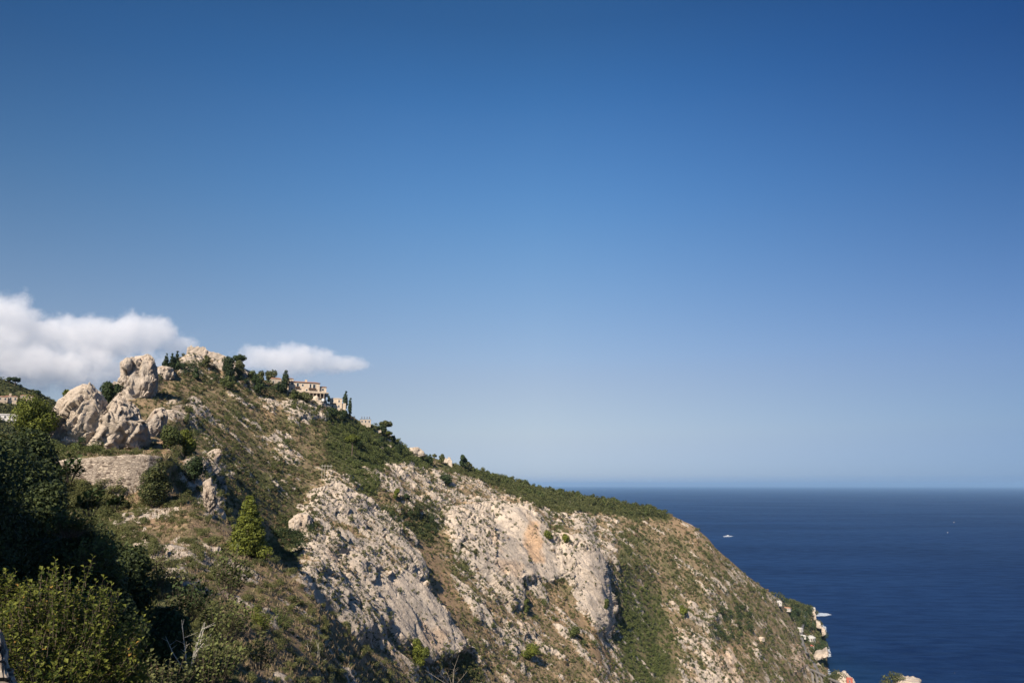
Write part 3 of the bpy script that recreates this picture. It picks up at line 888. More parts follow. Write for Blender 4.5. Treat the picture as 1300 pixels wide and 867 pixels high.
def bush_proto(K, leaf, seed, tall=0.8, nb=5):
    g_ = np.random.default_rng(seed)
    cs, rs = [(0, 0, 0.3)], [0.38]
    for i in range(nb):
        a = g_.random() * 6.28; q = 0.15 + 0.3 * g_.random()
        cs.append((q * math.cos(a), q * math.sin(a), 0.2 + (tall - 0.35) * g_.random())); rs.append(0.16 + 0.17 * g_.random())
    return blob_quads(cs, rs, K, leaf, seed, 0.9)
PROTO = {'S': [bush_proto(34, 0.15, 500 + i, 0.7, 3) for i in range(6)],
         'M': [bush_proto(130, 0.085, 520 + i, 0.8, 5) for i in range(6)],
         'L': [bush_proto(520, 0.048, 540 + i, 0.85, 7) for i in range(6)],
         'X': [bush_proto(1700, 0.028, 560 + i, 0.9, 9) for i in range(4)]}

def merge_bushes(pos, size, lod, tintoff, seed, squash=None):
    g_ = np.random.default_rng(seed)
    outQ, outT = [], []
    protos = PROTO[lod]
    which = g_.integers(0, len(protos), len(pos))
    for w in range(len(protos)):
        s = np.where(which == w)[0]
        if len(s) == 0: continue
        Q, T = protos[w]
        a = g_.random(len(s)) * 6.283; ca, sa = np.cos(a), np.sin(a)
        X = Q[None, :, :, 0] * ca[:, None, None] - Q[None, :, :, 1] * sa[:, None, None]
        Y = Q[None, :, :, 0] * sa[:, None, None] + Q[None, :, :, 1] * ca[:, None, None]
        Z = np.broadcast_to(Q[None, :, :, 2], X.shape)
        B = np.stack([X, Y, Z], -1) * size[s][:, None, None, None]
        if squash is not None: B[..., 2] *= squash
        B = B + pos[s][:, None, None, :]
        outQ.append(B.reshape(-1, 4, 3)); outT.append(np.where(tintoff[s][:, None] > 5, 1.0, np.clip(T[None, :] + tintoff[s][:, None], 0, 0.9)).reshape(-1))
    return np.concatenate(outQ), np.concatenate(outT)

# ------------------------------------------------------------------ scrub scattered over the slope
cellA = np.abs(np.gradient(PX, axis=1) * np.gradient(PY, axis=0) - np.gradient(PX, axis=0) * np.gradient(PY, axis=1))
inview = VIS & (PX > -20) & (PX < 1060) & (PY > 430) & (PY < 900) & (V[..., 2] > 1.5)
rockv = np.clip(rock, 0, 1.1)
clump = fbm(V / 22.0, 3, 600) + 0.7 * fbm(S / 9.0, 2, 610)
dens = (0.32 + 1.5 * np.clip(green, 0, 1) ** 1.4) * (1 - 0.80 * np.clip(rockv, 0, 1)) * np.exp(1.5 * clump)
dens *= np.where(rock > 0.97, 0.18, 1.0)
dens *= (1 - 0.9 * np.clip(ochre, 0, 1))
w = np.where(inview & (r_ > 230), cellA * dens, 0).ravel()
w /= w.sum()
Nfar = 30000
pick = RNG.choice(w.size, Nfar, p=w)
pf = V.reshape(-1, 3)[pick] + RNG.normal(size=(Nfar, 3)) * 0.3
gf = np.clip(green.ravel()[pick], 0, 1); rf_ = r_.ravel()[pick]; pkx = PX.ravel()[pick]; pky = PY.ravel()[pick]
spx_ = np.clip(2.0 + 2.8 * RNG.random(Nfar) ** 2.2 + 2.5 * gf * RNG.random(Nfar) ** 1.5, 2, 9)     # size in photo pixels at its range
size = spx_ * rf_ / FPX
pf[:, 2] -= size * 0.12
forest = poly_mask(pkx, pky, [(575, 575), (640, 592), (720, 615), (800, 632), (852, 650), (842, 660), (790, 660), (740, 642), (690, 640), (640, 622), (600, 606), (575, 596)], 3) > 0.5
pqx, pqy = QX.ravel()[pick] + 6 * RNG.normal(size=Nfar), QY.ravel()[pick] + 6 * RNG.normal(size=Nfar)
valley = poly_mask(pqx, pqy, [(775, 730), (850, 750), (862, 800), (850, 900), (795, 900), (770, 815)], 6) > 0.5
lush = poly_mask(pkx, pky, [(425, 530), (490, 540), (550, 580), (548, 598), (490, 590), (475, 630), (455, 625), (430, 590), (410, 560)], 6) > 0.5
kindm = np.where(forest, 1, np.where(valley, 2, np.where(lush, 3, 0)))
tin = 0.22 * RNG.normal(size=Nfar) + 0.25 * fbm(pf / 60.0, 2, 650)
tin = np.where((RNG.random(Nfar) < 0.13) & ~forest & ~valley & ~lush, 9.0, tin)

def stuff_obj(name, sel, mat, lab, cat, squash=None):
    Qs, Ts = [], []
    for lod, lo, hi in (('S', 0, 5.0), ('M', 5.0, 99)):
        s = sel & (spx_ >= lo) & (spx_ < hi)
        if s.any():
            q, t_ = merge_bushes(pf[s], size[s], lod, tin[s], 700 + len(name), squash); Qs.append(q); Ts.append(t_)
    me = quads_mesh(name, np.concatenate(Qs), np.concatenate(Ts), mat)
    return tag(link(bpy.data.objects.new(name, me)), lab, cat, kind='stuff')
stuff_obj('scrub', (kindm == 0), M['leaf_scrub'], 'low olive green scrub dotted all over the rocky hillside', 'scrub')
stuff_obj('woodland', (kindm == 2), M['leaf_green'], 'dense green scrub wood filling the gully right of the main cliff', 'woodland')
stuff_obj('undergrowth', (kindm == 3), M['leaf_green'], 'lush green undergrowth below the hilltop village', 'undergrowth')
stuff_obj('canopy', (kindm == 1), M['leaf_scrub'], 'continuous green canopy low along the ridge top', 'woodland')

wt = np.where(inview & (r_ > 230) & (rock > 0.25), cellA * np.exp(1.1 * clump) * np.where(rock > 0.97, 0.35, 1.0), 0).ravel(); wt /= wt.sum()
Nt = 7000
pick = RNG.choice(wt.size, Nt, p=wt)
pt_ = V.reshape(-1, 3)[pick]; st_ = (1.3 + 2.0 * RNG.random(Nt) ** 2) * r_.ravel()[pick] / FPX
tt_ = 0.2 * RNG.normal(size=Nt)
q, t_ = merge_bushes(pt_, st_, 'S', tt_, 741)
me = quads_mesh('scrub', q, t_, M['leaf_scrub'])
tag(link(bpy.data.objects.new('scrub', me)), 'tiny dark tufts peppering the pale limestone cliffs', 'scrub', kind='stuff')

# near-slope scrub, bushier, made of finer leaves
ns = inview & (r_ > 55) & (r_ < 232) & (PX > 55) & (PX < 560)
wn = np.where(ns, cellA * (0.5 + green) * (1 - 0.6 * np.clip(rockv, 0, 1)) * np.exp(1.3 * fbm(V / 7.0, 3, 620)), 0).ravel(); wn /= wn.sum()
Nn = 3100
pick = RNG.choice(wn.size, Nn, p=wn)
pn = V.reshape(-1, 3)[pick]; rn_ = r_.ravel()[pick]; ps = 4 + 11 * RNG.random(Nn) ** 2.5
sz = ps * rn_ / FPX
pn[:, 2] -= 0.1 * sz
tn = 0.18 * RNG.normal(size=Nn) + 0.3 * fbm(pn / 14.0, 2, 655) + 0.12
qa, ta = [], []
for lod, lo, hi in (('M', 0, 7), ('L', 7, 99)):
    s = (ps >= lo) & (ps < hi)
    q, t_ = merge_bushes(pn[s], sz[s], lod, tn[s], 720, 0.85); qa.append(q); ta.append(t_)
me = quads_mesh('scrub', np.concatenate(qa), np.concatenate(ta), M['leaf_scrub'])
tag(link(bpy.data.objects.new('scrub', me)), 'tufted olive and brown scrub on the nearer slope below the wall', 'scrub', kind='stuff')

# dry grass tufts on the near slope
Ng = 3000
wg = np.where(ns, cellA * (1.2 - np.clip(green, 0, 1)) * (1 - 0.4 * np.clip(rockv, 0, 1)), 0).ravel(); wg /= wg.sum()
pick = RNG.choice(wg.size, Ng, p=wg)
pg = V.reshape(-1, 3)[pick]; rg = r_.ravel()[pick]
B = 5
base = np.repeat(pg, B, 0) + RNG.normal(size=(Ng * B, 3)) * np.array([0.12, 0.12, 0.0]) * (np.repeat(rg, B) / 100)[:, None]
hgt = (0.25 + 0.35 * RNG.random(Ng * B)) * np.repeat(rg, B) / 110
lean = RNG.normal(size=(Ng * B, 3)) * 0.35; lean[:, 2] = 1; side = np.cross(lean, RNG.normal(size=(Ng * B, 3))); side /= np.linalg.norm(side, axis=1)[:, None]
wd = (0.05 * np.repeat(rg, B) / 100)[:, None]
tip = base + lean * hgt[:, None]
Qg = np.stack([base - side * wd, base + side * wd, tip + side * wd * 0.3, tip - side * wd * 0.3], 1)
M['grass'] = make_leaf_mat('dry_grass', (0.16, 0.12, 0.07), (0.33, 0.26, 0.16), 0.2)
me = quads_mesh('dry_grass', Qg, RNG.random(Ng * B) * 0.9, M['grass'])
tag(link(bpy.data.objects.new('dry_grass', me)), 'dry straw coloured grass on the nearer slope', 'grass', kind='stuff')

mfo = poly_mask(PX, PY, [(575, 590), (600, 591), (640, 602), (700, 618), (760, 628), (800, 637), (850, 652), (846, 657), (800, 654), (760, 651), (720, 650), (680, 642), (640, 624), (600, 606), (575, 598)], 2.0)
wfo = np.where(inview, cellA * mfo, 0).ravel(); wfo /= wfo.sum()
pick = RNG.choice(wfo.size, 1900, p=wfo); pfo = V.reshape(-1, 3)[pick]; sfo = (4.2 + 3.0 * RNG.random(1900)) * r_.ravel()[pick] / FPX
pfo[:, 2] -= sfo * 0.2
q, t_ = merge_bushes(pfo, sfo, 'M', 0.18 * RNG.normal(size=1900) + 0.1, 751, 1.05)
me = quads_mesh('woodland', q, t_, M['leaf_scrub'])
tag(link(bpy.data.objects.new('woodland', me)), 'unbroken pine wood along the ridge above the cliffs', 'woodland', kind='stuff')

# far-hill woods
wF = np.where((PXF[:220] > -40) & (PXF[:220] < 130) & (PYF[:220] < 600), 1.0, 0).ravel(); wF /= wF.sum()
Nh = 2600
pick = RNG.choice(wF.size, Nh, p=wF)
ph = VF[:220].reshape(-1, 3)[pick]; sh = (3.5 + 5 * RNG.random(Nh) ** 1.5) * 0.92
ph[:, 2] -= sh * 0.25
q, t_ = merge_bushes(ph, sh, 'S', 0.15 * RNG.normal(size=Nh) + 0.3 * fbm(ph / 40, 2, 3) - 0.05, 730, 0.9)
me = quads_mesh('woodland', q, t_, M['leaf_scrub'])
tag(link(bpy.data.objects.new('woodland', me)), 'dull green wood covering the distant hill at the left edge', 'woodland', kind='stuff')

# ------------------------------------------------------------------ individual shrubs
BUSH = {}
for lod in ('M', 'L', 'X'):
    for i, (Q, T) in enumerate(PROTO[lod]):
        for mn in ('leaf_scrub', 'leaf_dark', 'leaf_green', 'leaf_lime'):
            BUSH[(lod, i, mn)] = None
def bush_mesh(lod, i, mn):
    i = i % len(PROTO[lod])
    if BUSH[(lod, i, mn)] is None:
        Q, T = PROTO[lod][i]; BUSH[(lod, i, mn)] = quads_mesh('shrub', Q, T, M[mn])
    return BUSH[(lod, i, mn)]
def shrub(p, wpx, hpx, mn, label, group=None, lod=None, name='shrub', cat='shrub', k=None):
    r = rng_of(p); lod = lod or ('M' if wpx < 9 else 'L' if wpx < 20 else 'X')
    o = bpy.data.objects.new(name, bush_mesh(lod, RNG.integers(0, 6) if k is None else k, mn)); link(o)
    sx = wpx * r / FPX * 1.05; sz_ = hpx * r / FPX / 0.8
    o.location = (p[0], p[1], p[2] - 0.06 * sz_); o.scale = (sx, sx, sz_); o.rotation_euler = (0, 0, RNG.random() * 6.28)
    return tag(o, label, cat, group)

def scatter_things(n, poly, wlo, whi, mn, label, group, rmin=230, hfac=0.8, minrock=None, cat='shrub', name='shrub'):
    m = poly_mask(PX, PY, poly, 1.0)
    w_ = np.where(inview & (r_ > rmin), cellA * m * np.exp(0.8 * clump), 0).ravel()
    w_ /= w_.sum()
    done = []
    tries = 0
    while len(done) < n and tries < n * 20:
        tries += 1
        k = RNG.choice(w_.size, p=w_) if tries == 1 or tries % 200 == 0 else None
        if k is None:
            k = pool[tries % 200]
        if tries == 1 or tries % 200 == 0:
            pool = RNG.choice(w_.size, 200, p=w_)
        x, y = PX.ravel()[k], PY.ravel()[k]
        if any((x - a) ** 2 + (y - b) ** 2 < (wlo * 0.9) ** 2 for a, b in done): continue
        done.append((x, y)); s = wlo + (whi - wlo) * RNG.random() ** 2
        shrub(V.reshape(-1, 3)[k], s, s * hfac, mn, label, group, name=name, cat=cat)

scatter_things(45, [(380, 640), (430, 620), (475, 645), (545, 740), (580, 800), (500, 800), (440, 815), (380, 745)], 5, 10, 'leaf_scrub',
               'olive shrub on the left limestone cliff', 'shrubs on the left limestone cliff')
scatter_things(40, [(560, 660), (640, 640), (700, 670), (760, 700), (765, 790), (720, 740), (650, 760), (600, 735)], 4, 8, 'leaf_scrub',
               'dark shrub on the bright main cliff', 'shrubs on the main cliff')
scatter_things(40, [(600, 745), (650, 770), (700, 750), (780, 830), (780, 860), (560, 860), (540, 845), (600, 815)], 5, 10, 'leaf_green',
               'green shrub on the slope below the main cliff', 'shrubs at the foot of the main cliff')
scatter_things(40, [(480, 600), (560, 590), (690, 630), (700, 650), (640, 640), (560, 660), (490, 640)], 5, 9, 'leaf_scrub',
               'rounded shrub on the rocky shelf above the cliffs', 'shrubs on the upper rocky shelf')
scatter_things(60, [(800, 660), (880, 680), (990, 760), (1010, 850), (870, 860), (850, 750), (790, 700)], 4, 8, 'leaf_scrub',
               'dark olive shrub on the seaward headland slope', 'shrubs on the headland slope')
scatter_things(45, [(210, 490), (330, 500), (420, 540), (400, 610), (260, 620), (240, 560)], 5, 11, 'leaf_green',
               'green shrub on the brown slope below the village', 'shrubs below the village')

# ------------------------------------------------------------------ trees
def ellipsoid_tree(name, p, wpx, hpx, mn, label, group=None, cat='tree', trunk_px=4, n=None, leaf_px=1.1, seed=0, shape='round', nb=9, lean=0.0):
    """p = ground point; sizes in photo pixels at its range; crown + trunk children"""
    r = rng_of(p); k = r / FPX
    g_ = np.random.default_rng(900 + seed)
    W, H, T = wpx * k / 2, hpx * k, trunk_px * k
    root = empty(name, (float(p[0]), float(p[1]), float(p[2])))
    cs, rs = [], []
    ch = H - T
    if shape == 'round':
        for i in range(nb):
            a = g_.random() * 6.28; zf = (i + 0.5) / nb; prof = math.sqrt(max(0.05, 1 - (2 * zf - 1) ** 2))
            q = W * 0.55 * prof * (0.4 + 0.6 * g_.random())
            cs.append((q * math.cos(a), q * math.sin(a), T + ch * (0.18 + 0.66 * zf))); rs.append(W * (0.34 + 0.22 * g_.random()))
        flat = min(1.0, ch / (2 * W) + 0.2)
    elif shape == 'cone':
        for i in range(nb):
            zf = i / (nb - 1); q = W * 0.35 * (1 - zf); a = g_.random() * 6.28
            cs.append((q * math.cos(a), q * math.sin(a), T + ch * (0.08 + 0.86 * zf))); rs.append(W * (0.75 * (1 - zf) + 0.22))
        flat = 1.0
    elif shape == 'column':
        for i in range(nb):
            zf = i / (nb - 1); prof = 0.55 + 0.45 * math.sin(math.pi * min(1, zf * 1.1)) if zf < 0.85 else 0.42
            cs.append((0.1 * W * g_.normal(), 0.1 * W * g_.normal(), T + ch * (0.05 + 0.9 * zf))); rs.append(W * prof * 0.95)
        flat = max(1.0, ch / nb / W)
    elif shape == 'umbrella':
        for i in range(nb):
            a = 6.28 * i / nb; q = W * 0.62
            cs.append((q * math.cos(a), q * math.sin(a), T + ch * (0.45 + 0.15 * g_.random()))); rs.append(W * 0.42)
        cs.append((0, 0, T + ch * 0.6)); rs.append(W * 0.55)
        flat = min(1.0, ch / W)
    elif shape == 'layered':
        for i in range(nb):
            zf = (i / (nb - 1)) ** 1.25; a = i * 2.4; q = W * (0.66 * (1 - zf) ** 0.8 + 0.03) * (0.45 + 0.75 * g_.random())
            cs.append((q * math.cos(a), q * math.sin(a), T + ch * (0.04 + 0.9 * zf) - 0.25 * q)); rs.append(W * (0.26 * (1 - zf) + 0.16))
        flat = 0.62
    if n is None: n = int(min(9000, max(260, wpx * hpx * 5)))
    Q, tt = blob_quads(cs, rs, n, leaf_px * k, 900 + seed, flat, 0.6, 0.45)
    cr = bpy.data.objects.new('crown', quads_mesh('crown', Q, tt, M[mn])); link(cr, root)
    mb = MB(); tr = max(0.08, W * 0.08)
    mb.tube([(0, 0, -0.5), (lean * W * 0.2, 0, T * 0.7), (lean * W * 0.3, 0, T + ch * 0.35), (0, 0, T + ch * 0.8)], [tr, tr * 0.8, tr * 0.5, tr * 0.2])
    for i in range(min(5, nb)):
        c = cs[i * len(cs) // 5]
        mb.tube([(0, 0, min(c[2] * 0.7, T + ch * 0.4)), (c[0] * 0.6, c[1] * 0.6, c[2] * 0.9), tuple(c)], [tr * 0.45, tr * 0.3, tr * 0.12], 5)
    mb.build('trunk', M['bark'], root)
    tag(root, label, cat, group)
    return root

T_ = ellipsoid_tree
T_('pine_tree', find(312, 704, 120, 200), 56, 68, 'leaf_lime', 'lone yellow green pine with layered boughs on the near slope', shape='layered', seed=1, n=11000, nb=34, trunk_px=5, leaf_px=1.2)
T_('round_tree', find(192, 645, 120, 200), 42, 50, 'leaf_scrub', 'round dark green tree in front of the right end of the retaining wall', seed=2, n=7000, nb=12, trunk_px=2)
T_('tree', find(234, 582, 200, 400), 27, 34, 'leaf_lime', 'yellow green tree on the slope right of the cream boulder', seed=3, n=3500, trunk_px=2)
T_('tree', find(212, 570, 200, 400), 34, 26, 'leaf_green', 'spreading green tree left of the yellow green tree by the boulder', seed=4, n=3500, trunk_px=1)
T_('tree', find(36, 572, 100, 300), 50, 56, 'leaf_lime', 'big yellow green tree left of the cream boulder', seed=5, n=9000, nb=14, trunk_px=4)
T_('tree', P(84, 520, 285), 14, 22, 'leaf_lime', 'small round yellow green tree on the left shoulder of the cream boulder', seed=6, n=900, trunk_px=5)
T_('tree', P(132, 519, 268), 28, 30, 'leaf_dark', 'dark shrubby tree in the notch between boulder and rock tower', seed=7, n=2600, trunk_px=2)
T_('tree', P(147, 503, 400), 14, 14, 'leaf_dark', 'small dark tree at the left foot of the rock tower', seed=8, n=700, trunk_px=2)
T_('shrub_tree', find(246, 612, 150, 300), 28, 28, 'leaf_dark', 'dark bushy tree over the rock cleft right of the wall', seed=9, n=2800, trunk_px=2)
shrub(find(331, 797, 60, 200), 23, 22, 'leaf_lime', 'round bright yellow green bush on the near slope', lod='X')
shrub(find(357, 797, 60, 200), 25, 22, 'leaf_green', 'round mid green bush right of the bright yellow green bush', lod='X')
# village skyline trees
vill = [(210, 472, 9, 20, 'leaf_dark', 'cone', 'leftmost small dark conifer between the rock tower and the ruin'),
        (216, 472, 9, 19, 'leaf_dark', 'cone', 'middle small dark conifer of the three left of the ruin'),
        (223, 470, 9, 21, 'leaf_dark', 'cone', 'tallest dark conifer of the three left of the ruin'),
        (247, 482, 10, 14, 'leaf_dark', 'round', 'dark tree below the left end of the summit ruin'),
        (261, 468, 9, 16, 'leaf_scrub', 'round', 'olive tree right against the face of the summit ruin'),
        (289, 480, 20, 24, 'leaf_dark', 'round', 'broad dark tree below the right end of the summit ruin'),
        (303, 466, 14, 14, 'leaf_dark', 'umbrella', 'flat topped dark pine on the skyline right of the ruin'),
        (303, 482, 14, 22, 'leaf_scrub', 'round', 'olive tree under the flat topped skyline pine'),
        (287, 494, 18, 15, 'leaf_green', 'round', 'bright green round tree below the broad dark tree'),
        (320, 485, 11, 14, 'leaf_green', 'round', 'green tree on the crest halfway to the hotel'),
        (330, 486, 12, 14, 'leaf_scrub', 'round', 'olive tree on the crest left of the reddish tree'),
        (344, 482, 17, 12, 'leaf_scrub', 'round', 'low rounded olive and pinkish tree left of the old houses'),
        (325, 502, 17, 26, 'leaf_dark', 'round', 'large dark tree on the slope left of the hotel'),
        (361, 497, 9, 24, 'leaf_dark', 'column', 'stout dark cypress at the left end of the hotel'),
        (355, 498, 11, 12, 'leaf_dark', 'round', 'dark bush left of the stout cypress'),
        (380, 488, 5, 12, 'leaf_dark', 'cone', 'small dark tree rising behind the hotel roof'),
        (374, 508, 11, 12, 'leaf_green', 'round', 'green tree under the left end of the hotel terrace'),
        (386, 510, 20, 11, 'leaf_scrub', 'round', 'brownish tree under the middle of the hotel terrace'),
        (420, 506, 5, 9, 'leaf_dark', 'round', 'small dark tree left behind the lower stone house'),
        (432, 508, 4, 10, 'leaf_dark', 'cone', 'small dark conifer behind the roof of the lower stone house'),
        (438, 522, 6, 23, 'leaf_dark', 'column', 'taller of the two slim cypresses right of the lower stone house'),
        (444, 528, 4.5, 21, 'leaf_dark', 'column', 'rightmost slim cypress standing against the sky'),
        (420, 530, 18, 12, 'leaf_dark', 'round', 'dark tree mass below the lower stone house'),
        (434, 533, 14, 12, 'leaf_dark', 'round', 'dark tree below the two slim cypresses'),
        (484, 551, 13, 11, 'leaf_dark', 'round', 'dark round tree right of the small parasol house'),
        (489, 552, 15, 16, 'leaf_scrub', 'umbrella', 'umbrella pine on the skyline right of the small parasol house'),
        (493, 557, 8, 9, 'leaf_lime', 'umbrella', 'small lime green umbrella pine below the larger skyline one'),
        (499, 561, 10, 8, 'leaf_dark', 'round', 'dark bush on the garden terrace at the skyline'),
        (484, 564, 11, 9, 'leaf_dark', 'round', 'very dark bush on the garden terraces'),
        (447, 582, 16, 28, 'leaf_lime', 'umbrella', 'umbrella pine with a bare pale trunk on the slope below the cypresses'),
        (453, 570, 14, 12, 'leaf_dark', 'round', 'dark bush tucked behind the bare trunked umbrella pine'),
        (506, 576, 14, 12, 'leaf_dark', 'round', 'dark bush left of the grey skyline rock'),
        (546, 590, 7, 12, 'leaf_dark', 'column', 'dark upright bush left of the skyline ruin tower'),
        (551, 590, 5, 14, 'leaf_scrub', 'umbrella', 'tiny palm like tree left of the skyline ruin tower'),
        (561, 588, 8, 12, 'leaf_scrub', 'round', 'olive tree in front of the skyline ruin tower'),
        (588, 595, 12, 18, 'leaf_dark', 'round', 'dark round tree on the skyline right of the ruin tower'),
        (595, 597, 9, 10, 'leaf_scrub', 'round', 'smaller tree touching the dark round skyline tree'),
        (516, 636, 10, 9, 'leaf_dark', 'round', 'dark bush on the upper rock shelf'),
        (565, 616, 17, 12, 'leaf_dark', 'round', 'dark wide bush at the top edge of the rocky shelf'),
        (503, 634, 9, 14, 'leaf_lime', 'round', 'bright lime bush against the pale rock shelf'),
        (696, 684, 14, 10, 'leaf_lime', 'round', 'yellow green bush at the top edge of the main cliff'),
        (719, 690, 12, 10, 'leaf_lime', 'round', 'second yellow green bush along the top edge of the main cliff'),
        (729, 808, 16, 12, 'leaf_green', 'round', 'dark green bush below the tail of the main cliff'),
        (668, 780, 9, 18, 'leaf_green', 'round', 'green bush beside the dark cave mouth'),
        (673, 838, 25, 15, 'leaf_lime', 'round', 'yellow green tree near the bottom under the cave'),
        (531, 850, 22, 34, 'leaf_lime', 'round', 'yellow green leafy tree at the foot of the left cliff'),
        (770, 775, 10, 14, 'leaf_green', 'round', 'green tree hugging the right edge of the main cliff'),
        (868, 782, 11, 12, 'leaf_lime', 'round', 'lime bush on the rocky rib across the gully')]
for i, (x, y, w_, h_, mn, shp, lab) in enumerate(vill):
    near_sky = y < 600
    p = find(x, y + 1, 230)
    nm = 'cypress_tree' if shp == 'column' else 'pine_tree' if shp in ('umbrella', 'cone') else 'tree'
    w_, h_ = w_ * 1.15, h_ * 1.12
    T_(nm, p, w_, h_, mn, lab, shape=shp, seed=20 + i, trunk_px={'umbrella': h_ * 0.55, 'round': 1.5, 'cone': 2, 'column': 1}[shp], nb={'column': 7, 'cone': 6, 'umbrella': 5, 'round': 7, }[shp], leaf_px=0.9)

scatter_things(34, [(226, 470), (262, 462), (300, 462), (335, 478), (362, 492), (352, 506), (310, 500), (270, 488), (235, 486)], 6, 12, 'leaf_dark',
               'dark bushy tree on the rocky village crest', 'trees on the village crest', name='tree', cat='tree')
scatter_things(16, [(372, 506), (402, 508), (432, 520), (452, 536), (430, 538), (400, 530), (372, 520)], 6, 11, 'leaf_green',
               'green bush below the hotel terrace', 'bushes below the hotel')
# thickets
for (poly, n, mn, lab, grp, lo, hi) in [
        ([(352, 690), (352, 668), (392, 668), (398, 682), (372, 708)], 14, 'leaf_dark', 'dense bush in the thicket beside the left cliff', 'bushes of the thicket beside the left cliff', 9, 15),
        ([(485, 650), (545, 645), (560, 665), (545, 690), (505, 675)], 14, 'leaf_dark', 'dark bush under the upper rocky shelf', 'bushes under the upper rocky shelf', 8, 13),
        ([(905, 780), (930, 768), (955, 778), (950, 815), (905, 822)], 20, 'leaf_dark', 'dark bush in the big headland patch', 'bushes of the dark headland patch', 8, 12),
        ([(435, 545), (480, 560), (540, 585), (480, 590), (470, 620), (440, 590)], 24, 'leaf_green', 'bright green bush in the lush hollow', 'bushes in the lush hollow', 9, 15)]:
    scatter_things(n, poly, lo, hi, mn, lab, grp)

# ridge-top pine wood: single trees
PT = []
for i in range(5):
    g_ = np.random.default_rng(80 + i)
    cs = [(0, 0, 0.62), (0.16, 0.05, 0.52), (-0.14, 0.1, 0.55), (0.02, -0.15, 0.72), (0.05, 0.12, 0.45)]
    Q, tt = blob_quads(cs, [0.26, 0.2, 0.2, 0.18, 0.18], 220, 0.07, 80 + i, 1.1)
    PT.append(quads_mesh('pine_tree', Q, tt, M['leaf_green' if i % 2 else 'leaf_scrub']))
m = poly_mask(PX0, PY0, [(590, 588), (640, 600), (720, 620), (800, 635), (852, 653), (842, 657), (790, 655), (740, 640), (690, 636), (640, 620), (600, 604)], 1.0)
w_ = np.where(inview, cellA * m, 0).ravel(); w_ /= w_.sum()
for k in RNG.choice(w_.size, 220, p=w_, replace=False):
    p = V.reshape(-1, 3)[k]; r = rng_of(p); h = (7.5 + 3.5 * RNG.random()) * r / FPX
    o = bpy.data.objects.new('pine_tree', PT[RNG.integers(0, 5)]); link(o, loc=(p[0], p[1], p[2] - h * 0.2)); o.scale = (h * 1.05, h * 1.05, h)
    o.rotation_euler = (0, 0, RNG.random() * 6.28)
    tag(o, 'olive green pine in the ridge top wood', 'tree', 'pines of the ridge-top wood')

# ------------------------------------------------------------------ retaining wall
WR = 200.0
def wall_curve():
    top = [(60, 588), (85, 582), (110, 581), (140, 579), (165, 577), (190, 577), (205, 580), (211, 590)]
    rr = [203, 201, 200, 199, 198.5, 199, 201, 208]
    verts, n = [], len(top)
    T = np.linspace(0, n - 1, 60); xs = np.interp(T, range(n), [t[0] for t in top]); ys = np.interp(T, range(n), [t[1] for t in top]); rs = np.interp(T, range(n), rr)
    tops = np.array([P(a, b, c) for a, b, c in zip(xs, ys, rs)])
    H = 17.5
    rows = 26
    G = np.zeros((rows, 60, 3))
    out_dir = -np.stack([tops[:, 0], tops[:, 1]], 1); out_dir /= np.linalg.norm(out_dir, axis=1)[:, None]
    for i in range(rows):
        f = i / (rows - 1)
        G[i, :, 0] = tops[:, 0] + out_dir[:, 0] * f * 1.6; G[i, :, 1] = tops[:, 1] + out_dir[:, 1] * f * 1.6; G[i, :, 2] = tops[:, 2] - H * f
    G[0, :, 2] += 0.35 * perlin(G[0] / 1.7, 5)
    G[..., :2] += 0.22 * perlin(G / 1.3, 6)[..., None]
    back_ = G[0].copy(); back_[:, :2] -= out_dir * 1.4
    bb = G[-1].copy(); bb[:, :2] -= out_dir * 3.6
    A = np.concatenate([bb[None], back_[None], G], 0)
    rows2 = rows + 2
    idw = np.arange(rows2 * 60).reshape(rows2, 60)
    Fw = np.stack([idw[:-1, :-1], idw[:-1, 1:], idw[1:, 1:], idw[1:, :-1]], -1).reshape(-1, 4)
    c0 = A.reshape(-1, 3).mean(0)
    me = mesh_np('retaining_wall', A.reshape(-1, 3) - c0, Fw, M['masonry'], None, False)
    o = bpy.data.objects.new('retaining_wall', me); link(o, loc=c0)
    tag(o, 'tall curved rubble stone retaining wall below the big cream boulder', 'wall')
wall_curve()
for i, (x, y, w_, h_, mn, lab) in enumerate([
        (70, 580, 26, 18, 'leaf_green', 'fresh green bush at the left foot of the cream boulder'),
        (95, 577, 16, 13, 'leaf_green', 'small fresh green bush between the two wider ones on the ledge'),
        (113, 576, 22, 12, 'leaf_green', 'low bright green bush on the ledge above the middle of the wall'),
        (103, 566, 10, 10, 'leaf_dark', 'little dark bush growing in the foot of the cream boulder'),
        (160, 580, 14, 7, 'leaf_scrub', 'brown scrubby bush on the top of the retaining wall'),
        (142, 579, 12, 6, 'leaf_scrub', 'low dry bush on the wall top below the boulder'),
        (215, 592, 20, 20, 'leaf_scrub', 'olive bush at the right corner of the retaining wall')]):
    shrub(P(x, y - 1, 208), w_, h_, mn, lab)

# near stone wall corner, bottom left
crag('stone_wall', [(-160, 790), (-40, 798), (0, 802), (5, 816), (9, 832), (11, 848), (17, 860), (21, 880), (26, 1000), (-160, 1000)], 3.4, 0.10, M['masonry_near'],
     'corner of a near beige stone parapet at the lower left edge', 'wall', seed=21, facet=4, amp=0.004, base=ico(5), power=0.12)

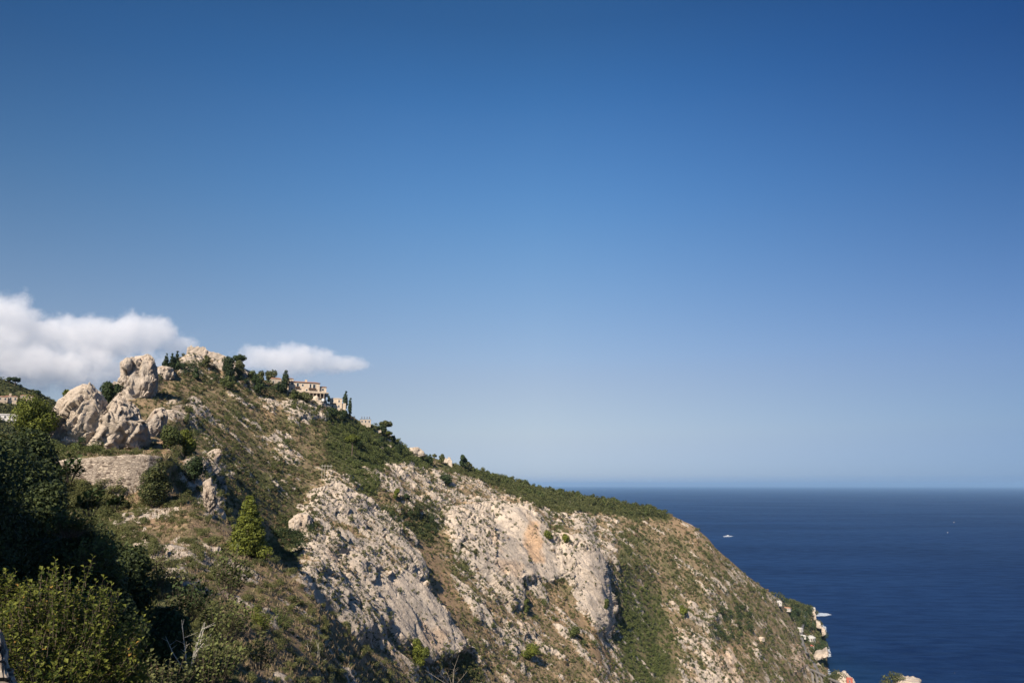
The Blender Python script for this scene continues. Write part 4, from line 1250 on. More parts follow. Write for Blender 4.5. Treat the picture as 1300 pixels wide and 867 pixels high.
# ------------------------------------------------------------------ foreground wood in shade, and leafy plants
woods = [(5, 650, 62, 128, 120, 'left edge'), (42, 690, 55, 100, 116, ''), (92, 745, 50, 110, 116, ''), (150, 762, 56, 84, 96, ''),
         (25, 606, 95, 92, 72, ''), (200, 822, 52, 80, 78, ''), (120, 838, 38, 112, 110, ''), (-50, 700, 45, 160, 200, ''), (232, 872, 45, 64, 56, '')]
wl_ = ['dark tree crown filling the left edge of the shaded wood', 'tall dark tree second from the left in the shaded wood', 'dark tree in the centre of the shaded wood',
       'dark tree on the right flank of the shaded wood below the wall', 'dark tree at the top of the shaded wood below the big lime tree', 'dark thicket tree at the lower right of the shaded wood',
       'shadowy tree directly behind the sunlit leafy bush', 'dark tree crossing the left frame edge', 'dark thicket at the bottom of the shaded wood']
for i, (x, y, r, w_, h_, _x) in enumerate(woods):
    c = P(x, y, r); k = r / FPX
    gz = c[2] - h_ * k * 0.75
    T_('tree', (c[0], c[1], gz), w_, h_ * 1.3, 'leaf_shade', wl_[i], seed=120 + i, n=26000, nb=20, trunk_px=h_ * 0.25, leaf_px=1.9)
# sprays of big leaves catching or blocking the light
def leafy_plant(name, c, wpx, hpx, mn, n_st, label, seed, leafm=0.16, lp=9, cat='plant', up=1.0, short=0.0):
    """sprigs of big leaves; short > 0 gives a dense bush whose sprigs are that many metres long"""
    r = rng_of(c); k = r / FPX; g_ = np.random.default_rng(seed)
    root = empty(name, tuple(float(v) for v in c)); Qs = []; tt = []; mb = MB()
    W, H = wpx * k / 2, hpx * k
    for s in range(n_st):
        a = g_.random() * 6.28; rad = W * math.sqrt(g_.random())
        if short:
            el = math.asin(g_.random()); sh = (0.55 + 0.45 * g_.random() ** 0.5) * (1 + 0.16 * float(perlin(np.array([[math.cos(a) * 2.2, math.sin(a) * 2.2, el * 2.5]]), seed)[0]) * 2)
            dv = Vector((math.cos(a) * math.cos(el) * W, math.sin(a) * math.cos(el) * W, math.sin(el) * H)) * sh
            grow = (dv.normalized() + Vector((g_.normal() * 0.3, g_.normal() * 0.3, 0.9))).normalized(); L0 = short * (0.6 + 0.7 * g_.random())
            tip = dv + grow * L0 * 0.5; b0 = dv - grow * L0 * 0.5; mid = dv
        else:
            h = H * (0.45 + 0.55 * g_.random()) * (1 - 0.4 * (rad / W) ** 2)
            tip = Vector((rad * math.cos(a), rad * math.sin(a), h)); b0 = Vector((tip.x * 0.3, tip.y * 0.3, 0)); mid = (b0 + tip) / 2 + Vector((tip.x * 0.12, tip.y * 0.12, 0.04 * h))
        mb.tube([b0, mid, tip], [leafm * 0.05, leafm * 0.04, leafm * 0.02], 4)
        for j in range(lp):
            f = (0.10 if short else 0.45) + (0.93 if short else 0.58) * j / (lp - 1); q = b0.lerp(tip, f) if f < 1 else tip
            ang = j * 2.4 + g_.random(); out_ = Vector((math.cos(ang), math.sin(ang), 0.5 * up + 0.6 * (f > 0.9) + 0.3 * g_.normal())).normalized()
            side_ = out_.cross(Vector((g_.normal() * 0.3, g_.normal() * 0.3, 1))).normalized(); L_ = leafm * (0.6 + 0.6 * g_.random()); W_ = L_ * 0.34
            e = q + out_ * L_ + Vector((0, 0, -0.25 * L_ * g_.random())); m1 = q + out_ * L_ * 0.5
            nrm_ = side_.cross(out_).normalized() * W_ * 0.35
            Qs.append([q, m1 + side_ * W_ + nrm_, e, m1]); Qs.append([q, m1, e, m1 - side_ * W_ + nrm_])
            tv = min(0.9, max(0, 0.40 + 0.25 * g_.normal() + 0.35 * (f > 0.8)))
            if g_.random() < 0.010: tv = 1.0
            tt += [tv, tv]
    Q = np.array([[tuple(v) for v in q] for q in Qs])
    cr = bpy.data.objects.new('leaves', quads_mesh('leaves', Q, np.array(tt), M[mn])); link(cr, root)
    mb.build('stems', M['bark'], root)
    tag(root, label, cat)
    return root
leafy_plant('leafy_bush', P(54, 912, 9.0), 162, 126, 'leaf_near', 1300, 'sunlit yellow green leafy bush filling the bottom left corner', 301, 0.052, 10, 'bush', short=0.26)
leafy_plant('leafy_bush', P(132, 930, 9.5), 76, 80, 'leaf_near', 650, 'lower right shoulder of sunlit leafy growth beside the corner bush', 302, 0.052, 10, 'bush', short=0.26)
leafy_plant('leafy_bush', P(-4, 800, 10.5), 50, 45, 'leaf_near', 300, 'small leafy bush at the left edge above the stone parapet', 303, 0.052, 10, 'bush', short=0.24)
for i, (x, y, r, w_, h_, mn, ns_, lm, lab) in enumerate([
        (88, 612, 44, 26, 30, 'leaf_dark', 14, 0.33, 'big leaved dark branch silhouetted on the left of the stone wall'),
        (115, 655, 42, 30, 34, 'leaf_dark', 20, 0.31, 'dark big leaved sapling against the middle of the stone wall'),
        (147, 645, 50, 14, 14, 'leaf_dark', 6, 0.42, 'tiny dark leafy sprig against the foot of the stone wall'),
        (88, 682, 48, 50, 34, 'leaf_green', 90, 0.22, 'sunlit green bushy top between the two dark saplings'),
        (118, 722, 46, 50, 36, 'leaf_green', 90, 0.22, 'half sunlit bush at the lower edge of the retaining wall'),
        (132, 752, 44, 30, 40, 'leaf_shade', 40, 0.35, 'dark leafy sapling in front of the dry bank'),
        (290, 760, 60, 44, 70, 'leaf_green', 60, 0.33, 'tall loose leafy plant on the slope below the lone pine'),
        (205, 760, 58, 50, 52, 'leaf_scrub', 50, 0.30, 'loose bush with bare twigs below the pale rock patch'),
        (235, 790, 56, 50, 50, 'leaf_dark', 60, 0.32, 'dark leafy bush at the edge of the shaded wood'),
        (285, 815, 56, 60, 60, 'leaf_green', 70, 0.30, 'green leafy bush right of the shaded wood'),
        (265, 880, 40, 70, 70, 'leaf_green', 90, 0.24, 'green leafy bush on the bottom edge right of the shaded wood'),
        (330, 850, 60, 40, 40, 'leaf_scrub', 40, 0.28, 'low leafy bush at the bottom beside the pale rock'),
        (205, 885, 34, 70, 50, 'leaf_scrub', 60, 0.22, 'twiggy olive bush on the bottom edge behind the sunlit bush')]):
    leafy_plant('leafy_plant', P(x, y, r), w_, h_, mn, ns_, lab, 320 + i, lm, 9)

# bare twigs on slopes
def bare_tree(name, px, py, r, h_px, w_px, label, seed, mat='pole', rad=0.05):
    g_ = np.random.default_rng(seed); c = P(px, py, r); k = r / FPX
    mb = MB()
    for s in range(7):
        a = g_.random() * 6.28; q = w_px * k / 2 * g_.random(); h = h_px * k * (0.5 + 0.5 * g_.random())
        tip = Vector((q * math.cos(a), q * math.sin(a), h)); mid = tip * 0.5 + Vector((g_.normal(), g_.normal(), 0)) * 0.06 * h
        mb.tube([(0, 0, -0.3), mid, tip], [rad, rad * 0.7, rad * 0.3], 5)
        for j in range(4):
            f = 0.5 + 0.12 * j; b0 = mid.lerp(tip, (f - 0.5) * 2); e = b0 + Vector((g_.normal(), g_.normal(), 0.8)) * 0.16 * h
            mb.tube([b0, e], [rad * 0.4, rad * 0.15], 4)
    o = mb.build(name, M[mat]); o.location = tuple(c)
    tag(o, label, 'tree')
bare_tree('bare_shrub', 575, 872, 330, 34, 70, 'leafless branching shrub near the bottom at the foot of the left cliff', 1, 'wood_grey', rad=0.11)
bare_tree('bare_shrub', 393, 870, 118, 60, 36, 'grey leafless shrub on the near slope at the bottom edge', 2, rad=0.06)
bare_tree('bare_shrub', 202, 742, 58, 40, 26, 'leafless twiggy shrub rising beside the pale rock patch', 3, 'bark', rad=0.03)
bare_tree('bare_shrub', 240, 850, 40, 50, 60, 'pale bare branches arching out of the shaded thicket', 4, rad=0.03)

# ------------------------------------------------------------------ buildings
def frame_at(px, py, r, name, yaw=0.0):
    """Empty at pixel and range; local +x right, +y away from the eye, 1 unit = 1 m"""
    p = P(px, py, r); az = math.atan2(p[0], p[1])
    return empty(name, tuple(p), -az + yaw), r / FPX / math.cos(az) * math.cos(az)

def opening(root, x0, x1, z0, z1, y, parent_name='window', arch=False, frame=True):
    """a recessed dark pane with a proud frame, on the front face at local y"""
    mb = MB(); t = min(0.18, (x1 - x0) * 0.12)
    mb.box(x0 - t, x0, y - 0.12, y + 0.05, z0 - t, z1 + t).box(x1, x1 + t, y - 0.12, y + 0.05, z0 - t, z1 + t)
    mb.box(x0, x1, y - 0.12, y + 0.05, z1, z1 + t).box(x0, x1, y - 0.16, y + 0.05, z0 - t, z0)
    w = mb.build(parent_name, M['white'], root)
    MB().box(x0, x1, y - 0.03, y + 0.04, z0, z1).build('pane', M['glass'], w)

# big hotel
root, k = frame_at(390, 503, 600, 'hotel', R(6)); k = 0.70
tag(root, 'large two storey cream hotel with terrace on the cliff edge of the hilltop village', 'hotel')
def X(px): return (px - 390) * k
def Z(py): return (503 - py) * k
MB().box(X(368), X(404), 0, 10, -3, Z(486.5)).build('main_block', M['wall'], root)
MB().box(X(404.1), X(412.5), 2, 9, -3, Z(490.5)).build('side_block', M['wall'], root)
MB().box(X(364), X(372), 3, 11, -3, Z(482)).build('rear_block', M['wall2'], root)
MB().roof(X(367.3), X(405), -0.8, 10.8, Z(486.5), 1.5, 0.12).build('roof', M['roof'], root)
MB().roof(X(403.9), X(413.2), 1.4, 9.6, Z(490.5), 1.0, 0.2).build('roof', M['roof'], root)
MB().roof(X(363.5), X(372.5), 2.5, 11.5, Z(482), 1.0, 0.2).build('roof', M['roof'], root)
MB().box(X(387), X(389.5), 4, 6, Z(486), Z(482)).build('chimney', M['wall'], root)
t_ = MB().box(X(362), X(410), -3.2, -0.02, Z(499.3), Z(498.3)).build('terrace', M['wall'], root)
MB().box(X(362), X(410), -3.35, -3.22, Z(498.3), Z(497.0)).build('balustrade', M['wall'], t_)
MB().box(X(402), X(415), -1.0, 1.9, Z(498.5), Z(497.3)).build('terrace', M['wall2'], root)
mb = MB()
for xx in np.linspace(X(363), X(409), 12): mb.box(xx - 0.2, xx + 0.2, -3.1, -2.7, Z(506), Z(499.3))
mb.build('pillars', M['wall2'], root)
MB().box(X(403), X(415), -0.7, -0.5, Z(503), Z(498.6)).build('terrace_shade_panel', M['glass'], root)  # dark sheet standing for the shade under the side terrace
MB().box(X(363), X(409), -0.9, -0.05, Z(505), Z(499.5)).build('dark_infill', M['wood'], root)  # solid dark box below the terrace slab, behind the pillars
for x0, x1, z0, z1 in [(370.5, 373.5, 489.5, 487.5), (377, 379.5, 493, 487.8), (392, 394, 493.5, 488), (396, 399, 494, 488.2), (383, 385, 491, 488.5), (370.8, 373, 496, 493.8), (388, 390, 496.5, 494.5)]:
    opening(root, X(x0), X(x1), Z(z0), Z(z1), 0)
MB().box(X(375.5), X(381), -1.2, -0.02, Z(493.8), Z(493.3)).box(X(375.5), X(381), -1.25, -1.15, Z(493.3), Z(491.8)).build('balcony', M['wood'], root)
MB().box(X(391), X(400), -1.2, -0.02, Z(494.8), Z(494.2)).box(X(391), X(400), -1.25, -1.15, Z(494.2), Z(492.8)).build('balcony', M['wood'], root)
opening(root, X(407), X(409.5), Z(495), Z(492.5), 2)

def house(px, py, r, w, h, d, walls='wall', roof='roof', label='', name='house', wins=2, floors=1, yaw=0.0, roof_h=1.2, sink=3.0):
    root, _ = frame_at(px, py, r, name, yaw)
    MB().box(-w / 2, w / 2, 0, d, -sink, h).build('wall', M[walls], root)
    MB().roof(-w / 2 - 0.3, w / 2 + 0.3, -0.3, d + 0.3, h, roof_h, 0.2).build('roof', M[roof], root)
    for f in range(floors):
        zz = h * (f + 0.5) / floors
        for i in range(wins):
            xx = -w / 2 + w * (i + 0.5) / wins
            opening(root, xx - min(0.6, w * 0.08), xx + min(0.6, w * 0.08), zz - h / floors * 0.22, zz + h / floors * 0.25, 0)
    tag(root, label, 'house')
    return root
house(350, 492, 606, 9, 7.5, 7, 'wall2', 'roof', 'old stone house with a sloping roof left of the stout cypress', wins=2, roof_h=1.6, yaw=R(8))
house(367, 487, 622, 7, 4.2, 6, 'wall', 'roof', 'small cream house rising behind the left end of the hotel', wins=1)
house(337, 492, 604, 4.5, 4, 5, 'wall2', 'roof', 'narrow stone house between two trees near the crest', wins=1)
r0 = house(426, 519, 612, 10.5, 9, 7, 'wall', 'wall', 'pale angular stone house below the hotel with a dark opening', wins=2, floors=2, roof_h=0.9)
MB().box(5.26, 8.5, 1, 6, -4, 5.2).build('annex', M['wall'], r0); MB().box(-6.8, -5.26, 1, 6, -4, 4.0).build('annex', M['wall'], r0)
MB().box(-3.8, 0.2, -0.35, -0.02, 4.1, 5.0).build('awning', M['wood'], r0)
r0, _ = frame_at(409.5, 521, 598, 'stone_turret'); tag(r0, 'slim stone turret with a white domed cap below the hotel', 'turret')
MB().tube([(0, 0, -3), (0, 0, 7.5)], [0.55, 0.5], 10).build('shaft', M['wall2'], r0); MB().tube([(0, 0, 7.5), (0, 0, 8.6), (0, 0, 9.8), (0, 0, 10.2)], [1.2, 1.4, 1.0, 0.2], 12).build('cap', M['white'], r0)
r0 = house(464, 538, 640, 9.5, 4.2, 6, 'wall2', 'roof_grey', 'small flat stone house on the skyline with closed dark parasols on top', wins=3, roof_h=0.3)
for xx in (-3.5, -1.2, 1.2, 3.4):
    mb = MB(); mb.tube([(xx, 2, 4.4), (xx, 2, 5.2), (xx, 2, 7.0)], [0.06, 0.06, 0.06], 5); mb.tube([(xx, 2, 5.4), (xx, 2, 6.1), (xx, 2, 6.9)], [0.55, 0.3, 0.08], 7)
    o = mb.build('parasol', M['wood']); o.location = r0.location; o.rotation_euler = r0.rotation_euler
    tag(o, 'closed dark parasol on the roof of the small skyline house', 'parasol', 'closed parasols on the skyline house')
r0 = house(322, 509, 560, 6, 2.2, 4, 'white', 'roof_grey', 'tiny white hut half hidden in trees below the crest', name='hut', wins=1, roof_h=0.4)

# summit ruin
ru = [(-1.5, -5), (-1.5, 9.2), (0.3, 9.6), (0.6, 10.8), (1.8, 11.0), (2.0, 9.8), (4.2, 9.6), (4.5, 10.6), (6.6, 10.9), (7.0, 9.9), (8.8, 10.2), (9.6, 10.8), (11.5, 10.4), (13.0, 8.0), (16, 6.8), (19.5, 6.2), (24, 4.6), (28, 3.2), (33, 2.2), (36, -0.5), (36, -5)]
root, _ = frame_at(239, 455.5, 592, 'castle_ruin'); tag(root, 'crumbling pale castle ruin crowning the hilltop', 'ruin')
def ruin_part(name, pts, y0, y1, mat, seed, parent, sub=0.55):
    mb = MB(); mb.prism(pts, y0, y1)
    me = bpy.data.meshes.new(name); me.from_pydata(mb.v, [], mb.f)
    bm = bmesh.new(); bm.from_mesh(me); bmesh.ops.recalc_face_normals(bm, faces=bm.faces)
    bmesh.ops.triangulate(bm, faces=bm.faces)
    for _ in range(4):
        es = [e for e in bm.edges if e.calc_length() > sub * 2]
        if not es: break
        bmesh.ops.subdivide_edges(bm, edges=es, cuts=1); bmesh.ops.triangulate(bm, faces=bm.faces)
    co = np.array([v.co for v in bm.verts])
    dz = 0.38 * np.stack([perlin(co / 2.1, seed), perlin(co / 2.1 + 9, seed + 1), perlin(co / 1.7 + 5, seed + 2)], -1)
    for v, d in zip(bm.verts, dz): v.co += Vector(d)
    bm.to_mesh(me); bm.free(); me.materials.append(mat)
    return link(bpy.data.objects.new(name, me), parent)
ruin_part('keep_wall', [p for p in ru if p[0] <= 13.0] + [(13.0, -5)], 0, 4.5, M['rock_warm'], 41, root)
ruin_part('curtain_wall', [(13.1, -5), (13.1, 8.3)] + [p for p in ru if p[0] > 13.0], 0.8, 4.0, M['rock_warm'], 44, root)
ruin_part('inner_wall', [(8, -3), (8, 7), (12, 8.8), (22, 7.6), (30, 4.2), (30, -3)], 7, 9, M['rock_warm'], 47, root)

# skyline ruin tower
root, _ = frame_at(567, 590, 785, 'ruined_tower'); tag(root, 'broken stone tower standing on the skyline at the start of the pine wood', 'ruin')
ruin_part('tower_wall', [(-4.0, -4), (-4.2, 6.0), (-2.4, 8), (0.5, 6.6), (1.8, 8.8), (4.2, 8.2), (4.6, 6), (6.0, 5), (6.4, -4)], 0, 5, M['rock_warm'], 51, root)
crag('rock_outcrop', [(514, 572), (522, 568), (531, 568), (537, 572), (541, 579), (528, 582), (512, 579)], 728, 6, M['rock'], 'grey hump of rock on the skyline beyond the garden terraces', 'rock', seed=31, facet=3, base=ico(5))

# garden terrace walls
for i, (xa, ya, xb, yb, lab) in enumerate([(475, 549, 484, 547, 'upper left short pale garden terrace wall'), (487, 556, 497, 560, 'pale terrace wall stepping down under the umbrella pines'), (476, 566, 487, 569, 'lowest pale terrace wall above the lush hollow'),
        (489, 565, 497, 567, 'short terrace wall right of the very dark bush'), (497, 561, 511, 564, 'terrace wall reaching the skyline on the right'), (494, 552, 499, 558, 'steep pale retaining wall on the skyline edge')]):
    a = find((xa + xb) / 2, (ya + yb) / 2, 400); ra = rng_of(a); A = P(xa, ya, ra - 2); Bp = P(xb, yb, ra - 2); c = (A + Bp) / 2
    d = Bp - A; L_ = np.linalg.norm(d[:2]); o = MB().box(-L_ / 2, L_ / 2, 0, 1.5, -1.2, 1.0).build('terrace_wall', M['wall2'])
    o.location = tuple(c); o.rotation_euler = (0, -math.atan2(d[2], L_), math.atan2(d[1], d[0])); tag(o, lab, 'wall')

# utility pylons on the slope
for i, (x0, x1, yt, yb) in enumerate([(408.3, 411.5, 591, 611), (416, 419.8, 591, 609)]):
    c = find((x0 + x1) / 2, yb, 300); r = rng_of(c); k = r / FPX; H = (yb - yt) * k; w_ = (x1 - x0) * k / 2
    mb = MB(); mb.tube([(-w_, 0, -1), (-w_, 0, H)], 0.11, 6); mb.tube([(w_, 0, -1), (w_, 0, H)], 0.11, 6)
    rt = empty('utility_pole', tuple(c), -math.atan2(c[0], c[1]))
    mb.build('posts', M['pole'], rt); MB().box(-w_ - 0.8, w_ + 0.8, -0.1, 0.1, H - 0.9, H - 0.7).build('crossarm', M['pole'], rt)
    tag(rt, ['left', 'right'][i] + ' pale twin post utility pylon on the knoll above the left cliff', 'utility pole')

# houses on the far hill
def fh(px, py, w, h, lab, **kw):
    p = find_far(px, py + 3); r = rng_of(p); return house(px, py + 3, r - 6, w, h, 8, label=lab, sink=8, **kw)
fh(3, 506, 8, 4, 'pale house cut by the left frame edge on the distant hill', wins=2)
r0 = fh(13, 506, 11, 4.5, 'pinkish villa with a tower and dark windows on the distant hill', wins=3, walls='wall', floors=1)
MB().box(-1.6, 0.2, 1.5, 3.3, 4.5, 7.5).build('chimney_tower', M['wall'], r0)
fh(33, 503, 10, 3, 'low pinkish house right of the villa on the distant hill', wins=2)
fh(39, 504.5, 4, 4, 'small cream house beside the low pinkish one on the distant hill', wins=1)
fh(6, 529, 20, 4, 'long low white house lower down on the distant hill', walls='white', wins=5, roof='roof_grey')
fh(19, 528, 6, 3, 'small tan roofed annex at the right of the long white house', wins=1)
T_('pine_tree', find_far(18.5, 490), 9, 9, 'leaf_dark', 'round topped pine on the skyline of the distant hill', seed=201, shape='umbrella', trunk_px=4, nb=5)
T_('tree', find_far(11, 487), 7, 6, 'leaf_dark', 'small dark tree left of the round topped pine on the distant skyline', seed=202)
T_('pine_tree', find_far(47, 503), 4, 6, 'leaf_dark', 'tiny pointed tree on the falling skyline of the distant hill', seed=203, shape='cone', nb=6)

# ------------------------------------------------------------------ coast: villas, trees, road, rocks, surf
def on(px, py): return find(px, py, 900)
coast = [(1031, 773, 13, 8, 'villa_wall', 'roof_grey', 'white villa at the far tip of the point beside the surf'),
         (1017, 776, 5, 7, 'villa_wall', 'roof', 'narrow white villa left of the road near the tip of the point'),
         (988, 766, 12, 8, 'villa_wall', 'roof_grey', 'white villa tucked under the trees at the end of the crest'),
         (998, 773, 14, 6, 'villa_wall', 'roof', 'low white villa with a pale terrace below the crest trees'),
         (1029, 790, 11, 4, 'villa_wall', 'roof', 'small white building in the middle of the point'),
         (1014, 799, 9, 6, 'villa_wall', 'roof_grey', 'grey white house beside the coast road bend'),
         (1018, 808, 13, 5, 'villa_wall', 'roof_grey', 'low white shed left of the big round roofed villa'),
         (1029, 822, 13, 8, 'villa_wall', 'red', 'white house with a pinkish roof nearest the bare sea rocks'),
         (1011, 770, 5, 4, 'villa_wall', 'roof', 'tiny cream house among the crest trees'),
         (965, 866 - 55, 5, 4, 'wall', 'wall', 'tiny pale hut alone on the headland slope')]
for (x, y, w_, h_, wm, rm, lab) in coast:
    p = on(x, y + 1); r = rng_of(p); root = house(x, y + 1, r - 4, w_ * 1.0, h_ * 0.5, 8, wm, rm, lab, name='villa' if w_ > 6 else 'house', wins=3 if w_ > 8 else 2, floors=1, roof_h=1.6, sink=2.5, yaw=R(20 - 8 * (x % 7)))
# round roofed villa
p = on(1028, 812); c = P(1028.5, 812, rng_of(p) - 4); root = empty('round_villa', tuple(c), -math.atan2(c[0], c[1])); tag(root, 'large white villa with a rounded stepped pale roof in the middle of the point', 'house')
MB().tube([(0, 0, -10), (0, 0, 4.5)], [9.2, 9.2], 14).build('wall', M['villa_wall'], root)
MB().tube([(0, 0, 4.5), (0, 0, 5.5), (0, 0, 7.2), (0, 0, 8)], [10, 9, 6, 2], 14).build('roof', M['roof_grey'], root)
for a in np.linspace(-2.6, -0.5, 6):
    o = MB().box(-0.9, 0.9, -0.2, 0.1, 1.0, 3.4).build('window', M['glass'], root); o.location = (9.2 * math.cos(a), 9.2 * math.sin(a), 0); o.rotation_euler = (0, 0, a + math.pi / 2)
# trees on the point
m = poly_mask(PX, PY, [(990, 750), (1010, 762), (1030, 768), (1042, 782), (1048, 812), (1048, 832), (1036, 832), (1022, 822), (1016, 806), (1008, 790), (1000, 778), (986, 762)], 1.0)
w_ = np.where(inview & (r_ > 900), cellA * m, 0).ravel(); w_ /= w_.sum()
for k in RNG.choice(w_.size, 170, p=w_):
    p = V.reshape(-1, 3)[k]; x, y = PX.ravel()[k], PY.ravel()[k]
    if any(abs(x - c_[0]) < 5 and -7 < y - c_[1] < 2.5 for c_ in coast) or (1019 < x < 1037 and 799 < y < 815): continue
    s = 5 + 5 * RNG.random()
    shrub(p, s, s * 0.9, 'leaf_dark' if RNG.random() < 0.6 else 'leaf_scrub', 'dark tree among the seaside villas', 'trees on the seaside point', name='tree', cat='tree')
for i in range(26):
    x = 986 + 54 * RNG.random(); y = np.interp(x, [986, 1010, 1040], [757, 771, 781]); p = find(x, y, 1000)
    shrub(p, 7 + 4 * RNG.random(), 8, 'leaf_scrub', 'tree on the crest above the seaside villas', 'trees on the crest of the point', name='tree', cat='tree')

# coast road ribbon
def ribbon(name, pts, width, mat, lift=0.6, thick=1.2):
    P3 = []
    T = np.linspace(0, len(pts) - 1, 60)
    xs = np.interp(T, range(len(pts)), [q[0] for q in pts]); ys = np.interp(T, range(len(pts)), [q[1] for q in pts])
    for x, y in zip(xs, ys): P3.append(find(x, y, 900))
    P3 = np.array(P3)
    for _ in range(3): P3[1:-1] = (P3[:-2] + P3[1:-1] * 2 + P3[2:]) / 4
    d = np.gradient(P3, axis=0); d[:, 2] = 0; d /= np.linalg.norm(d, axis=1)[:, None] + 1e-9; s = np.stack([d[:, 1], -d[:, 0], 0 * d[:, 0]], -1)
    n = len(P3); up_ = np.array([0, 0, lift]); dn = np.array([0, 0, -thick - 2])
    vs = np.concatenate([P3 - s * width / 2 + up_, P3 + s * width / 2 + up_, P3 + s * width / 2 + dn, P3 - s * width / 2 + dn])
    fs = []
    for i in range(n - 1):
        for a, b in ((0, 1), (1, 2), (2, 3), (3, 0)):
            fs.append((a * n + i, a * n + i + 1, b * n + i + 1, b * n + i))
    me = mesh_np(name, vs, np.array(fs), mat); o = link(bpy.data.objects.new(name, me)); return o
tag(ribbon('road', [(1021, 777), (1019, 788), (1015, 800), (1017, 815), (1021, 827), (1028, 836), (1032, 842), (1036, 850), (1040, 860), (1042, 880)], 9, M['road']), kind='structure')

# rocky shore pieces
for i, (ol, r, dp, lab) in enumerate([
        ([(1033, 832), (1038, 827), (1043, 828), (1049, 823), (1052, 829), (1049, 832), (1042, 833), (1036, 836)], 1360, 20, 'tan bare sea rocks at the near end of the point'),
        ([(1043, 795), (1047, 798), (1048, 804), (1044, 806)], 1540, 12, 'pale shore rock halfway along the point'),
        ([(1030, 776), (1034, 774), (1036, 786), (1032, 790)], 1640, 12, 'orange brown sea cliff near the far tip of the point'),
        ([(1036, 788), (1041, 790), (1043, 797), (1037, 796)], 1590, 12, 'low tan rock shelf along the far shore')]):
    crag('shore_rock', ol, r, dp, M['rock'], lab, 'rock', seed=60 + i, facet=5, base=ICO6, amp=0.13)

# near headland bits at the bottom edge
def mound(name, px, py, r, wpx, hpx, mat, label, cat, seed):
    o = crag(name, [(px - wpx / 2, py + 8), (px - wpx * 0.35, py - hpx * 0.45), (px - wpx * 0.1, py - hpx), (px + wpx * 0.2, py - hpx * 0.8), (px + wpx * 0.42, py - hpx * 0.3), (px + wpx / 2, py + 8), (px, py + 20)],
             r, wpx * r / FPX * 0.4, mat, label, cat, seed=seed, facet=5, base=ICO6, amp=0.12, centre=(px, py + 2))
    return o
mound('headland_rock', 1150, 866, 1205, 40, 4, M['rock'], 'tan rocky headland tip with a tree at the bottom right', 'rock', 71)
mound('headland_rock', 1068, 872, 1190, 40, 16, M['rock'], 'wooded knoll at the bottom edge beside the viaduct', 'rock', 72)
for i, (x, y, w_, h_) in enumerate([(1132, 864, 15, 11), (1140, 864, 12, 9), (1125, 868, 11, 9)]):
    shrub(P(x, y + 2, 1195), w_, h_, 'leaf_scrub', 'rounded olive tree on the tan headland tip at the bottom right', 'trees on the headland tip', name='tree', cat='tree', lod='L')
for i, (x, y) in enumerate([(1060, 866), (1056, 868), (1066, 868), (1072, 872), (1060, 874), (1052, 872), (1068, 876)]):
    shrub(P(x, y, 1175), 11, 13, 'leaf_scrub', 'green tree on the knoll left of the red roofed house', 'trees on the knoll', name='tree', cat='tree', lod='L')
house(1079, 868, 1160, 8, 7, 6, 'red', 'red', 'small red roofed house at the bottom edge beside the knoll', wins=1, sink=10)
# viaduct with arches on the shore
root, _ = frame_at(1046, 866, 1180, 'viaduct', R(-60)); tag(root, 'grey stone viaduct with tall piers at the bottom along the shore', 'viaduct')
MB().box(-38, 38, 0, 4.5, 8, 9.6).build('deck', M['grey_stone'], root)
for i in range(6):
    MB().box(-36 + 13 * i, -34 + 13 * i, 0.5, 4.0, -18, 7.98).build('pier', M['grey_stone'], root)

# surf, as thin uneven sheets of foam above the water
def foam(pts, n, seed, label, name='surf', kind='stuff', s=2.2):
    g_ = np.random.default_rng(seed); poly = np.array(pts, float); Qs = []
    lo, hi = poly.min(0), poly.max(0); cnt = 0
    while cnt < n:
        x, y = lo + (hi - lo) * g_.random(2)
        if poly_mask(np.array([x]), np.array([y]), poly, 0.2)[0] < 0.5: continue
        c = P(x, y, sea_r(x, y)); w1 = s * (0.5 + g_.random()) * 1.3; w2 = s * (0.5 + g_.random()); a = g_.random() * 0.5
        u = np.array([math.cos(a), math.sin(a), 0]) * w1; v = np.array([-math.sin(a), math.cos(a), 0]) * w2; z = np.array([0, 0, 0.15 + 0.25 * g_.random()])
        Qs.append([c - u - v * 0.4 + z, c - v + u * 0.5 + z, c + u + v * 0.3 + z, c + v - u * 0.4 + z]); cnt += 1
    me = quads_mesh(name, np.array(Qs), np.zeros(n), M['foam']); o = link(bpy.data.objects.new(name, me))
    return tag(o, label, 'surf', kind=kind)
foam([(1032, 779), (1040, 777.8), (1050, 778.5), (1056, 780), (1048, 781.5), (1036, 782)], 240, 1, 'white surf spreading from the far tip of the point', s=3)
foam([(1043, 793), (1048, 796), (1048, 806), (1043, 803)], 160, 2, 'white surf on the far shore rocks')
foam([(1045, 815), (1048, 815), (1053, 826), (1054, 833), (1050, 834), (1048, 824)], 150, 3, 'white surf around the near tan sea rocks')
foam([(1044, 843), (1047, 842), (1054, 856), (1052, 858)], 60, 4, 'thin surf line in the green cove')

